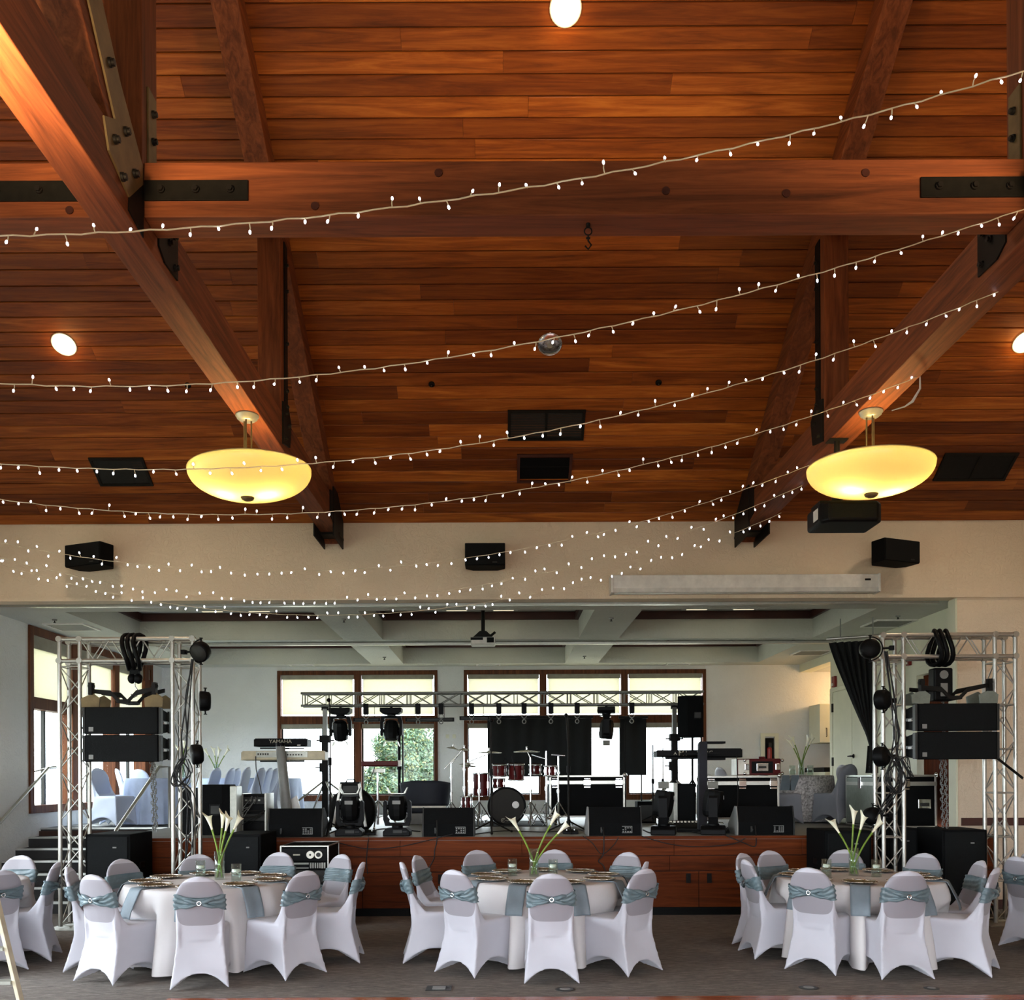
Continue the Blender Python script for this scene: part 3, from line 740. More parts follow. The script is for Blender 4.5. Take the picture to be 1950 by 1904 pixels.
roofvent((967, 780), (1111, 837), 'black rectangular air vent in the middle of the plank ceiling, upper', rows=10)
T = roofvent((985, 864), (1087, 918), 'dark framed panel in the planks just under the middle vent', rows=2, mat='black', fm='trimred')
roofvent((1800, 862), (1912, 914), 'black rectangular air vent in the planks right of the right pendant', rows=10)

# ================================================================== PENDANTS, SPEAKERS, SCREEN, PROJECTORS
def pendant(x, y, label, lean=0):
    T = thing('pendant_lamp', label, 'pendant lamp', (x, y, CB), 0, 'glass bowl pendant lamps')
    MB().lathe([(0, 0), (.098, 0), (.098, -.014), (.086, -.018), (.086, -.034), (.066, -.038), (.066, -.05), (0, -.05)], 32).build('canopy', 'silverpanel', T)
    for k in range(3):
        t = 2 * PI * k / 3 + .5; MB().cyl((.035 * math.cos(t), .035 * math.sin(t), -.05), (.035 * math.cos(t), .035 * math.sin(t), -.62), .0075, n=8).build('rod', 'bronze', T)
    MB().cyl((0, 0, -.60), (0, 0, -.69), .03).build('hub', 'bronze', T)
    R = .515; prof = []
    for k in range(15):
        a = k / 14; prof.append((R * math.sin(a * PI / 2) ** .92 if a else 0, -.70 + .225 * (1 - math.cos(a * PI / 2) ** 0.9 if a < 1 else 1)))
    prof = [(max(r, .0001), z) for r, z in prof] + [(R - .006, -.70 + .228)]
    inner = [(r * .985, z + .008) for r, z in reversed(prof[:-1])]
    MB().lathe(prof, 56).build('glass_bowl', 'bowl', T).rotation_euler[1] = lean; MB().tube([((R - .004) * math.cos(t), (R - .004) * math.sin(t), -.472) for t in [2 * PI * k / 64 for k in range(64)]], .005, 6, closed=True).build('rim', 'bowl', T).rotation_euler[1] = lean
    MB().lathe([(0, -.735), (.03, -.732), (.05, -.722), (.058, -.705), (.03, -.697), (0, -.697)], 24).build('finial', 'bronze', T)
    for dx, dyy in ((-.17, -.03), (.16, .0)):
        MB().sphere((dx, dyy, -.61), .03, 10, 8).build('bulb', 'lampbulb', T)
        lamp('POINT', 'pendant_lamp_light', (x + dx, y + dyy, CB - .61), 75, (1, .68, .24), radius=.035)
M['lampbulb'] = emit('warm_bulb', (255, 200, 110), 14.0)
q = PZ(476, 790, CB); pendant(-2.155, q.y, 'amber glass bowl pendant lamp hanging at left', -.045)
q = PZ(1662, 783, CB); pendant(3.155, q.y, 'amber glass bowl pendant lamp hanging at right', .02)
def wallspk(px0, px1, py0, py1, rz, lab):
    a = P(px0, py0, 11.6); b = P(px1, py1, 11.6); w = b.x - a.x; h = a.z - b.z
    T = thing('wall_speaker', lab, 'speaker', ((a.x + b.x) / 2, 11.62, b.z), rz, 'black speakers on the stucco wall')
    w *= .94 if rz else 1
    MB().prism([(-w/2, -.16), (w/2, -.16), (w/2, .06), (w/2 - .09, .15), (-w/2 + .09, .15), (-w/2, .06)], 0, h, 'xy').build('cabinet', 'blackm', T, .01)
    MB().box(-w/2 + .01, w/2 - .01, -.172, -.16, .01, h - .01).build('grille', 'grille', T, .003)
    MB().box(w/2 - .16, w/2 - .1, -.176, -.171, .03, .045).build('badge', 'dgrey', T)
    MB().box(-.05, .05, .12, .29, h/2 - .04, h/2 + .04).build('bracket', 'steel', T)
wallspk(128, 221, 1039, 1081, math.radians(-22), 'black wall speaker on the stucco at left, angled inwards')
wallspk(886, 962, 1039, 1081, 0, 'black wall speaker in the centre of the stucco wall, facing straight out')
wallspk(1655, 1747, 1032, 1074, math.radians(22), 'black wall speaker on the stucco at right, angled inwards')
a = P(1162, 1100, 11.75); b = P(1673, 1127, 11.75)
T = thing('projection_screen', 'long white rolled-up projection screen housing on the wall over the stage', 'projection screen', (a.x, 11.75, b.z)); w = b.x - a.x; h = a.z - b.z + .02
MB().prism([(.14, 0), (-.03, 0), (-.06, .05), (-.07, h), (.14, h)], 0.02, w - .02, 'yz').build('housing', 'white_p', T, .008)
MB().box(0, .03, -.08, .14, -.01, h + .008).build('end_cap', 'white_p', T, .006); MB().box(w - .03, w, -.08, .14, -.01, h + .008).build('end_cap', 'white_p', T, .006)
MB().box(.05, w - .05, -.02, .02, -.015, .005).build('bottom_bar', 'silverpanel', T); MB().box(w - .2, w - .13, -.082, -.07, h * .62, h * .72).build('label_plate', 'black', T)
# black projector on the right truss
q = PZ(1601, 838, CB); dq = P(1607, 985, q.y)
T = thing('hanging_projector', 'large black projector hanging on a pole under the right roof truss', 'projector', (3.11, q.y, CB))
MB().box(-.085, .085, -.06, .06, -.012, 0).build('mount_plate', 'steel', T); z = dq.z - CB
MB().cyl((0, 0, 0), (0, 0, z + .13), .026).build('pole', 'steel', T)
MB().box(-.2, .2, -.12, .12, z + .09, z + .12).cyl((0, 0, z + .1), (0, 0, z + .18), .05).build('yoke', 'steel', T)
cx = dq.x - 3.11
MB().prism([(-.28 + cx, -.17), (-.22 + cx, -.24), (.22 + cx, -.24), (.28 + cx, -.17), (.28 + cx, .2), (-.28 + cx, .2)], z - .10, z + .09, 'xy').build('body', 'black', T, .03, seg=3)
MB().box(-.2 + cx, .2 + cx, -.244, -.235, z - .07, z + .05).build('vent_panel', 'grille', T); MB().box(-.283 + cx, -.275 + cx, -.12, .0, z - .05, z + .05).build('lens_cover', 'white_p', T)
MB().box(-.1 + cx, -.03 + cx, -.2, -.1, z + .088, z + .094).box(.06 + cx, .13 + cx, -.2, -.1, z + .088, z + .094).build('label_plate', 'bronze', T)
# white projector inside the stage
q = P(920, 1221, 14.3); T = thing('ceiling_projector', 'white projector on a black pole under the stage ceiling', 'projector', (q.x, 14.3, q.z))
MB().box(-.19, .19, -.14, .14, -.07, .05).build('body', 'white_p', T, .02); MB().box(-.19, .0, -.145, -.135, .0, .04).build('front_panel', 'black', T); MB().box(.06, .17, -.145, -.138, -.04, .04).build('grille', 'grille', T)
MB().cyl((0, 0, .05), (0, 0, 4.5 - q.z), .03).build('pole', 'steel', T); MB().prism([(-.16, .05), (.16, .05), (.05, .15), (-.05, .15)], -.08, .08, 'xz').build('mount', 'steel', T)
MB().cyl((.1, 0, .07), (.19, -.02, .14), .02).build('arm', 'steel', T)

# ================================================================== STRING LIGHTS
STR = [
 (3.70, [(0, 451), (200, 441), (430, 427), (700, 402), (950, 369), (1290, 303), (1690, 207), (1950, 136)], 2.9, 'topmost string of white fairy lights, crossing the heavy beam'),
 (4.90, [(0, 731), (300, 731), (590, 718), (950, 664), (1240, 605), (1400, 561), (1940, 402)], 3.2, 'second string of white fairy lights from the top'),
 (5.90, [(0, 883), (340, 892), (650, 879), (880, 852), (1115, 802), (1540, 690), (1925, 545)], 3.27, 'third string of fairy lights, passing the left pendant bowl'),
 (7.15, [(0, 952), (200, 972), (435, 979), (700, 966), (1100, 914), (1480, 818), (1755, 711)], 3.27, 'fourth string of fairy lights, ending above the right pendant'),
 (9.16, [(0, 1034), (330, 1079), (620, 1085), (960, 1053), (1180, 1005), (1380, 944), (1580, 870)], 3.27, 'fifth string of fairy lights, first one across the stucco wall'),
 (9.80, [(0, 1060), (320, 1128), (640, 1140), (1000, 1104), (1200, 1046), (1350, 990), (1540, 924)], 3.27, 'sixth string of fairy lights, middle one across the stucco wall'),
 (10.7, [(0, 1075), (200, 1128), (440, 1160), (700, 1168), (1000, 1134), (1300, 1060), (1490, 970)], 3.27, 'lowest string of fairy lights, dipping below the opening edge')]
for si, (Y, pts, xe, lab) in enumerate(STR):
    ws = [P(px, py, Y) for px, py in pts]
    co = np.polyfit([w.x for w in ws], [w.z for w in ws], 3 if si < 2 else 2)
    zf = lambda x: float(np.polyval(co, x))
    s = F_PX / Y; xl = max(HL + .02, -955 / s - .7)
    T = thing('string_light', lab, 'string lights', (xe, Y, zf(xe)), 0, 'strings of fairy lights')
    br_ = .0062 + .00058 * (Y - 3.7); bulb_me = []
    for var in range(4):
        m = MB(); l = (.030, .022, .036, .012)[var]
        m.tube([(0, 0, 0), (.002, .002, -l * .6), (.0, 0, -l)], .0026, 5, 0); m.sphere((0, 0, -l - br_ * .7), br_, 7, 5, 1, (.85, .85, 1.35))
        bulb_me.append(m.mesh('bulb', ['wire', 'led']))
    N = 90; pp = []
    xend = xe + (.6 if si < 2 else 0)
    for k in range(N + 1):
        x = xl + (xend - xl) * k / N; tw = .003
        pp.append((x - xe, tw * math.sin(k * 2.3), zf(x) - zf(xe) + tw * math.cos(k * 2.3)))
    MB().tube(pp, .0032 if si < 4 else .0028, 6).build('wire', 'wire', T)
    sp = .118; x = xl + .05; k = 0; rnd = random.Random(si)
    while x < xend:
        o = bpy.data.objects.new('bulb', bulb_me[rnd.randrange(4)]); COL.objects.link(o); o.parent = T
        o.location = (x - xe, 0, zf(x) - zf(xe)); up = rnd.random() < .3
        o.rotation_euler = (rnd.uniform(-.5, .5), (PI if up else 0) + rnd.uniform(-.45, .45), 0)
        x += sp * rnd.uniform(.8, 1.2) / math.sqrt(1 + .1); k += 1
    if si == 3:
        MB().tube([(0, 0, 0), (-.0, 0, -.1), (-.06, 0, -.2), (-.12, .0, -.24), (-.22, 0, -.27)], [.004, .008, .012, .006, .004], 6).build('plug_lead', 'white_p', T)

# ================================================================== CHAIRS
CHH = 0.93
def chair_cover_mesh(name, mat):
    mb = MB()
    # back slab, closed loft of rounded rectangles
    N = 28; rings = []
    def backy(z):
        t = (z - .42) / (CHH - .42)
        return -.205 - .13 * max(t, 0) ** 1.1
    zs = [.39, .43, .48, .54, .60, .66, .72, .77, .81, .845, .875, .90, .918, CHH]
    for z in zs:
        if z <= .72: hw = .188 + .008 * math.sin((z - .34) / .38 * PI)
        else:
            t = (z - .72) / (CHH - .72); hw = .194 * math.sqrt(max(0, 1 - t ** 2.15)) + .004
        th = .026 if z < .9 else .02
        ring = []
        for k in range(N):
            a = 2 * PI * k / N; cx = abs(math.cos(a)) ** .5 * (1 if math.cos(a) >= 0 else -1); cy = abs(math.sin(a)) ** .6 * (1 if math.sin(a) >= 0 else -1)
            curve = .018 * (1 - (cx) ** 2)        # back panel slightly bowed
            ring.append((cx * hw, backy(z) + cy * th - curve, z))
        rings.append(ring)
    vs = [p for r in rings for p in r]; fs = [(i * N + k, i * N + (k + 1) % N, (i + 1) * N + (k + 1) % N, (i + 1) * N + k) for i in range(len(rings) - 1) for k in range(N)]
    fs.append(tuple(reversed(range(N)))); fs.append(tuple(range((len(rings) - 1) * N, len(rings) * N)))
    mb.add(vs, fs)
    # seat and skirt: closed solid with an arched underside
    K = 14; seat_c = [(-.187, -.238), (.187, -.238), (.21, .225), (-.21, .225)]; foot_c = [(-.235, -.345), (.235, -.345), (.228, .262), (-.228, .262)]
    def edge(cs, z, f, side):
        a, b = cs[side], cs[(side + 1) % 4]; return (a[0] + (b[0] - a[0]) * f, a[1] + (b[1] - a[1]) * f, z)
    rows = [(0, .475, .93), (0.0, .462, 1.0), (.06, .43, 1.0)] + [(v, None, 1.0) for v in (.2, .35, .5, .65, .8, .9, 1.0)]
    rings = []
    for v, zf, sc in rows:
        ring = []
        for side in range(4):
            for k in range(K):
                f = k / K; s_ = abs(2 * f - 1)
                a = Vector(edge(seat_c, .455, f, side)); b = Vector(edge(foot_c, 0, f, side))
                if zf is not None:
                    p = a.copy(); p.z = zf - (.006 if sc < 1 else 0) + (.012 if sc < 1 else 0); p.x *= sc; p.y = (p.y - .005) * sc + .005
                    if v > 0: p = a.lerp(b, v * .3); p.z = zf
                else:
                    hem = .125 * (1 - s_ ** 2.3) * (1.0 if side in (0, 2) else 1.15)
                    zz = .43 + (hem - .43) * ((v - .0) / 1.0)
                    vv = v ** 1.25
                    pin = 1 - (1 - s_ ** 2) * .10 * math.sin(min(1, v) * PI * .9)
                    p = a.lerp(b, vv * (.80 + .20 * s_ ** 2)); 
                    c = Vector((0, -.03, 0)); q = Vector((p.x, p.y, 0)); q = c + (q - c) * pin
                    p = Vector((q.x, q.y, zz))
                ring.append(tuple(p))
        rings.append(ring)
    n4 = 4 * K; vs = [p for r in rings for p in r]
    fs = [(i * n4 + k, i * n4 + (k + 1) % n4, (i + 1) * n4 + (k + 1) % n4, (i + 1) * n4 + k) for i in range(len(rings) - 1) for k in range(n4)]
    top = len(vs); vs.append((0, 0, .488)); bot = len(vs); vs.append((0, -.03, .135))
    for k in range(n4): fs.append((k, top, (k + 1) % n4)); fs.append(((len(rings) - 1) * n4 + k, (len(rings) - 1) * n4 + (k + 1) % n4, bot))
    mb.add(vs, fs)
    for s in (-1, 1):   # taut fabric web between seat side and back post
        mb.prism([(-.255, .34), (-.06, .44), (-.13, .49), (-.19, .56), (-.25, .68), (-.275, .66)], s * .172 - .011, s * .172 + .011, 'yz')
    o = mb.build('tmp_cover', mat)
    r = o.modifiers.new('r', 'REMESH'); r.mode = 'VOXEL'; r.voxel_size = .0105; r.use_smooth_shade = True
    s = o.modifiers.new('s', 'SMOOTH'); s.factor = .5; s.iterations = 5
    d = o.modifiers.new('d', 'DECIMATE'); d.ratio = .45
    baked(o); me = o.data; me.name = name
    me.materials.clear(); me.materials.append(M[mat])
    for p in me.polygons: p.use_smooth = True
    bpy.data.objects.remove(o); return me
def sash_mesh(pinch, seed):
    rnd = random.Random(seed); mb = MB(); z0 = .71; NU, NV = 64, 12; ph = [rnd.uniform(0, 6) for _ in range(6)]
    def fn(u, v):
        a = 2 * PI * u; c, s = math.cos(a), math.sin(a)
        rear = max(0, -s) ** 1.5
        h = .066 * (1 - pinch * rear * max(0, 1 - abs(c) * 1.25)) 
        z = z0 + (v - .5) * 2 * h + .012 * math.sin(a + ph[0]) 
        cx = abs(c) ** .45 * (1 if c >= 0 else -1); cy = abs(s) ** .6 * (1 if s >= 0 else -1)
        t = (z - .42) / (CHH - .42); yb = -.205 - .13 * max(t, 0) ** 1.1
        fold = .0045 * math.sin(v * 19 + 3 * math.sin(a * 2 + ph[1]) + ph[2]) + .003 * math.sin(v * 40 + a * 3 + ph[3])
        r = 1 + 0
        hw = .207 + fold; th = .040 + fold + (.014 * rear * pinch)
        tz = max(0, (z - .72) / (CHH - .72)); hw *= math.sqrt(max(.05, 1 - tz ** 2.15)) if z > .72 else 1
        return (cx * hw, yb + cy * th - .018 * (1 - cx ** 2), z)
    mb.grid(fn, NU, NV); return mb.mesh('sash', 'sash')
def knot_mesh(seed):
    rnd = random.Random(seed); mb = MB(); y = -.335
    mb.sphere((0, y, .708), .026, 12, 8, 0, (1.15, .7, 1.0))
    for s in (-1, 1):
        pts = [(0, y, .712), (s * .04, y - .012, .722 + rnd.uniform(-.01, .012)), (s * .09, y - .006, .735), (s * .15, y + .018, .742 + rnd.uniform(-.02, .01))]
        mb.tube(pts, [.014, .020, .018, .008], 8)
        pts = [(0, y, .705), (s * .05, y - .008, .69), (s * .10, y - .002, .675), (s * .16, y + .02, .668 + rnd.uniform(-.01, .01))]
        mb.tube(pts, [.012, .016, .014, .006], 8)
    mb.lathe([(.012, 0), (.018, .003), (.022, 0), (.018, -.003), (.012, 0)], 16, (0, 0, 0), 1)
    n = 5 * 16
    for i in range(len(mb.v) - n, len(mb.v)):
        p = mb.v[i]; mb.v[i] = (p[0], y - .024 + p[2], .708 + p[1])
    return mb.mesh('sash_knot', ['sash', 'chrome'])
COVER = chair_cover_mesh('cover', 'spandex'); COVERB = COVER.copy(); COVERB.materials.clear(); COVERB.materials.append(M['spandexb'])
COVERG = COVER.copy(); COVERG.materials.clear(); COVERG.materials.append(M['greycover'])
SASH = [sash_mesh(.62, 1), sash_mesh(.25, 2), sash_mesh(.5, 5)]; KNOT = [knot_mesh(1), knot_mesh(4)]
def chair(topxy, yaw, label, group, var=0, cover=None, sash=True, base_z=0, loc=None, knot=True):
    if loc is None:
        q = PZ(topxy[0], topxy[1] + 2, base_z + CHH)
        off = Matrix.Rotation(yaw, 3, 'Z') @ Vector((0, -.335, 0)); loc = (q.x - off.x, q.y - off.y, base_z)
    T = thing('banquet_chair', label, 'chair', loc, yaw, group)
    for nm, me in (('cover', cover or COVER), ('sash', SASH[var % 3] if sash else None), ('sash_knot', KNOT[var % 2] if (sash and knot) else None)):
        if me: o = bpy.data.objects.new(nm, me); COL.objects.link(o); o.parent = T
    return T
def yaw_to(topxy, c, off=0, base_z=0):
    q = PZ(topxy[0], topxy[1], base_z + CHH); d = Vector((c[0] - q.x, c[1] - q.y)); return math.atan2(d.y, d.x) - PI / 2 + math.radians(off)
T1C = (-2.77, 8.75); T2C = (.42, 8.95); T3C = (3.43, 8.85); T0C = (-5.35, 8.85)
gl = 'sashed chairs round the left table'; gm = 'sashed chairs round the middle table'; gr = 'sashed chairs round the right table'; g0 = 'sashed chairs of the table cut off at far left'
CH = [
 (T1C, (131, 1648), 0, 'sashed chair on the far left of the left table, seen nearly edge-on', gl, 1), (T1C, (176, 1662), 12, 'sashed chair at the near left corner of the left table, its crossed sash facing us', gl, 0),
 (T1C, (231, 1633), -6, 'sashed chair at the far left table edge, before the black speaker box in the tower', gl, 1), (T1C, (377, 1624), 0, 'sashed chair behind the left table, behind its vase of lilies', gl, 2),
 (T1C, (379, 1666), 0, 'sashed chair nearest us at the left table, back square to the camera', gl, 2), (T1C, (533, 1620), 0, 'sashed chair behind the left table, before the rack of audio gear', gl, 1),
 (T1C, (583, 1655), -4, 'sashed chair at the near right of the left table, seat turned left', gl, 0), (T1C, (652, 1624), 4, 'farther of the two sashed chairs at the right end of the left table', gl, 1),
 (T1C, (689, 1639), 0, 'nearer of the two sashed chairs at the right end of the left table, edge-on', gl, 2),
 (T2C, (767, 1639), 0, 'leftmost sashed chair of the middle table, seen edge-on', gm, 0), (T2C, (794, 1626), 10, 'sashed chair at the left of the middle table, just behind the leftmost one', gm, 1),
 (T2C, (908, 1616), 0, 'sashed chair behind the middle table, left of its lilies', gm, 2), (T2C, (864, 1653), 6, 'sashed chair at the near left of the middle table, pale sash pinched by a ring', gm, 0),
 (T2C, (1056, 1615), 0, 'sashed chair behind the middle table, right of its lilies', gm, 1), (T2C, (1050, 1660), 0, 'sashed chair nearest us at the middle table, back square to the camera', gm, 0),
 (T2C, (1197, 1620), 0, 'sashed chair at the far right of the middle table', gm, 1), (T2C, (1229, 1638), 0, 'sashed chair at the right of the middle table, mostly hidden by the nearer one', gm, 2),
 (T2C, (1229, 1651), -4, 'sashed chair at the near right of the middle table, crossed sash facing us', gm, 0),
 (T3C, (1414, 1622), 0, 'sashed chair at the far left of the right table, front facing us', gr, 1), (T3C, (1420, 1634), 10, 'sashed chair at the near left of the right table, edge-on before another', gr, 0),
 (T3C, (1465, 1617), 0, 'sashed chair behind the left end of the right table, by the stage front', gr, 2), (T3C, (1541, 1649), 4, 'sashed chair at the near left of the right table, its pale sash to us', gr, 0),
 (T3C, (1609, 1615), 0, 'chair behind the right table, behind its vase of lilies', gr, 1), (T3C, (1761, 1622), 0, 'sashed chair behind the right table, in front of the right truss tower', gr, 2),
 (T3C, (1729, 1655), 2, 'sashed chair nearest us at the right table, dark sash, back to the camera', gr, 2), (T3C, (1868, 1636), 0, 'sashed chair at the far right end of the right table, seen side-on', gr, 1),
 (T3C, (1896, 1649), 6, 'rightmost near sashed chair of the right table, seat turned left', gr, 0),
 (T0C, (40, 1626), 8, 'sashed chair at far left with its front to us, by the stairs', g0, 1), (T0C, (4, 1654), 0, 'sashed chair cut by the left picture edge, beside the ladder', g0, 2),
 (T0C, (108, 1639), 6, 'sashed chair at far left in profile, bow tied on its right side', g0, 0),
]
for k, (c, t, off, lab, g, var) in enumerate(CH): chair(t, yaw_to(t, c, off), lab, g, var, sash=True)
for t, lab in (((1936, 1628), 'sashed chair at the right picture edge, the nearer of two'), ((1960, 1621), 'sashed chair at the right picture edge, the farther of two')):
    chair(t, -PI / 2 + (.3 if t[0] < 1940 else .1), lab, 'chairs cut off at far right', 1)

# ================================================================== TABLES
RT = .76
def round_table(c, label, clabel, seed, R=RT):
    seats = []
    for c2, t, off, *_ in CH:
        if c2 is c:
            q_ = PZ(t[0], t[1] + 2, CHH); d_ = math.hypot(q_.x - c[0], q_.y - c[1]); seats.append((math.atan2(q_.y - c[1], q_.x - c[0]), d_ - .585))
    T = thing('round_table', label, 'table', (c[0], c[1], 0), 0, 'round banquet tables')
    MB().lathe([(0, .725), (R - .015, .725), (R - .003, .735), (R - .003, .747), (0, .747)], 48).build('tabletop', 'frame_wood', T)
    for sx in (-1, 1):
        for sy in (-1, 1): MB().cyl((sx * .35, sy * .25, .725), (sx * .42, sy * .25, .0), .014).build('leg', 'dgrey', T)
    rnd = random.Random(seed); ph = rnd.uniform(0, 6); nf = 11
    mb = MB(); NU = 160
    prof = [(0, .751), (R * .5, .751), (R * .93, .751), (R, .749), (R + .012, .738)] + [(R + .014 + .10 * t ** .9, .738 - .70 * t) for t in [k / 14 for k in range(1, 15)]]
    def wob(t, z):
        d = max(0, (.74 - z) / .70); d = min(1, d)
        f = math.sin(nf * t + ph + .5 * math.sin(3 * t)) ** 1
        f2 = math.sin((2 * nf + 3) * t + ph * 2)
        w = d ** .6 * (.075 * f + .02 * f2); r0 = R + .014 + .10 * d
        for a, lim in seats:
            da = abs((t - a + PI) % (2 * PI) - PI)
            if d > .20 and da < .30:
                k = min(1, (d - .20) / .22) * min(1, (.30 - da) / .10); need = lim / max(.3, math.cos(da)) / r0 - 1 + .012 * f
                if need < w: w = w * (1 - k) + need * k
        return w
    mb.lathe(prof, NU, wob=wob)
    o = mb.build('tablecloth', 'cloth', None); o.location = (c[0], c[1], 0); tag(o, clabel, 'tablecloth', 'white round tablecloths')
    return T
round_table(T1C, 'round banquet table at left under its white cloth', 'white floor-length cloth on the left round table', 3)
round_table(T2C, 'round banquet table in the middle under its white cloth', 'white floor-length cloth on the middle round table', 5)
round_table(T3C, 'round banquet table at right under its white cloth', 'white floor-length cloth on the right round table', 9)
round_table(T0C, 'round banquet table mostly outside the frame at far left', 'white floor-length cloth on the table cut off at far left', 2, .70)
# charger plates and napkins
def charger():
    T = thing('charger_plate', '', 'plate', (0, 0, 0))
    MB().lathe([(0, .004), (.095, .004), (.11, .010), (.135, .016), (.135, .011), (.10, .0), (0, 0)], 36).build('plate', 'gold', T)
    r = MB(); n = 30
    for k in range(n):
        a = 2 * PI * k / n; r.sphere((.143 * math.cos(a), .143 * math.sin(a), .016), .0115 if k % 3 else .015, 6, 4, 0, (1, 1, .5))
    r.tube([(.137 * math.cos(2 * PI * k / 40), .137 * math.sin(2 * PI * k / 40), .015) for k in range(40)], .006, 6, closed=True)
    r.build('beaded_rim', 'silver', T); return T
CP = charger(); first = True
def napkin(c, ang, label, dirn):
    # dusty teal napkin lying under the plate and hanging over the table edge
    mb = MB(); w = .085; dep = .20
    path = [(RT - .20, .7545), (RT - .10, .7545), (RT + .004, .754), (RT + .020, .745), (RT + .048, .69), (RT + .082, .62), (RT + .106, .56), (RT + .120, .50)]
    def fn(u, v):
        s = v * (len(path) - 1); i = min(int(s), len(path) - 2); f = s - i
        r = path[i][0] * (1 - f) + path[i + 1][0] * f; z = path[i][1] * (1 - f) + path[i + 1][1] * f
        hang = max(0, v - .35); x = (u - .5) * 2 * w * (1 - .08 * hang)
        return (r + .012 * math.sin(u * 7) * hang, x, z)
    mb.grid(fn, 8, 21)
    o = mb.build('napkin', 'napkin'); o.location = (c[0], c[1], 0); o.rotation_euler[2] = ang
    s = o.modifiers.new('t', 'SOLIDIFY'); s.thickness = .006; s.offset = 1
    tag(o, label, 'napkin', 'teal napkins hanging over the round tables'); return o
PLACES = {'left': (T1C, [t for c, t, *_ in CH if c is T1C]), 'middle': (T2C, [t for c, t, *_ in CH if c is T2C]), 'right': (T3C, [t for c, t, *_ in CH if c is T3C])}
def clockword(a):
    d = (math.degrees(a) + 360) % 360
    names = ['right', 'far right', 'far', 'far left', 'left', 'near left', 'near', 'near right']
    return names[int(((d + 22.5) % 360) // 45)]
used = {}
for nm, (c, tops) in PLACES.items():
    n = 9; base = -PI / 2 + {'left': .05, 'middle': 0.33, 'right': .35}[nm]
    for k in range(n):
        a = base + 2 * PI * k / n
        w = clockword(a); used[(nm, w)] = used.get((nm, w), 0) + 1
        sfx = '' if used[(nm, w)] == 1 else ', next clockwise' if used[(nm, w)] == 2 else ', third there'
        x, y = c[0] + (RT - .175) * math.cos(a), c[1] + (RT - .175) * math.sin(a)
        lab = 'gold charger plate with beaded rim, %s side of the %s table%s' % (w, nm, sfx.replace('clockwise', 'anticlockwise'))
        if first: CP.location = (x, y, .760); CP['label'] = lab; CP['group'] = 'charger plates on the round tables'; first = False
        else: dup(CP, (x, y, .760), random.uniform(0, 6), lab, 'charger plates on the round tables')
        napkin(c, a, 'teal napkin hanging over the %s edge of the %s table%s' % (w, nm, sfx.replace('clockwise', 'anticlockwise')), nm)
# lilies
def calla(mb, base, tip, bend, sz=.074, face=None):
    b, t = Vector(base), Vector(tip); mid = b.lerp(t, .5) + Vector((bend, 0, 0))
    pts = []
    for k in range(13):
        u = k / 12; pts.append(b * (1 - u) ** 2 + mid * 2 * u * (1 - u) + t * u * u)
    mb.tube(pts, [.0085] * 11 + [.009, .011], 8, 0)
    d = (pts[-1] - pts[-3]).normalized(); up = Vector((0, 0, 1)); a = d.cross(Vector((0, 1, 0)))
    a = a.normalized() if a.length > .01 else Vector((1, 0, 0)); c = d.cross(a).normalized()
    L = sz * 1.95; n = 18
    def fn(u, v):
        th = 2 * PI * u; r = .009 + (sz * .34) * v ** 1.5 * (1 + .15 * math.cos(th)) ; ext = L * v + .40 * L * v ** 3 * max(0, math.cos(th)) ** 2
        flare = .010 * v ** 6
        p = t + d * (ext - flare) + (a * math.cos(th) + c * math.sin(th)) * (r + flare); return tuple(p)
    mb.grid(fn, n, 8, 1); mb.cyl(t + d * .01, t + d * L * .75, .004, .003, 6, 2)
def vase(loc, hv, rv, tips, label, group=None):
    T = thing('lily_vase', label, 'vase', loc, 0, group)
    MB().lathe([(0, .012), (rv - .004, .012), (rv - .004, hv), (rv, hv), (rv, 0), (0, 0)], 28).build('glass', 'glass', T)
    MB().lathe([(0, .014), (rv - .006, .014), (rv - .006, hv * .55), (0, hv * .55)], 24).build('water', 'water', T)
    for k, (dx, z, dy) in enumerate(tips):
        a = (random.uniform(-.6, .6) * rv, random.uniform(-.5, .5) * rv, .02)
        m = MB(); calla(m, (-.5 * rv * (1 if dx > 0 else -1), a[1], .02), (dx * .86, dy, z - .07), -dx * .25 * 1)
        m.build('calla_lily', ['stem', 'calla', 'spadix'], T)
    return T
ZT = .752
def at_table(px, py): q = PZ(px, py, ZT); return (q.x, q.y, ZT)
v1 = at_table(418, 1674); v2 = at_table(1017, 1668); v3 = at_table(1626, 1667)
def tips(v, base, lst):
    s = F_PX / v[1]; return [((px - base[0]) / s, (base[1] - py) / s, dy) for px, py, dy in lst]
vase(v1, .27, .048, tips(v1, (418, 1674), [(402, 1566, 0), (422, 1563, .03), (434, 1568, -.03), (449, 1566, .02)]), 'glass vase of four white calla lilies on the left table', 'calla lily vases on the round tables')
vase(v2, .27, .048, tips(v2, (1017, 1668), [(984, 1568, 0), (1054, 1558, .02), (1069, 1574, -.04)]), 'glass vase of three white calla lilies on the middle table', 'calla lily vases on the round tables')
vase(v3, .27, .048, tips(v3, (1626, 1667), [(1594, 1572, 0), (1627, 1556, .02), (1639, 1566, -.02), (1668, 1572, .01)]), 'glass vase of four white calla lilies on the right table', 'calla lily vases on the round tables')
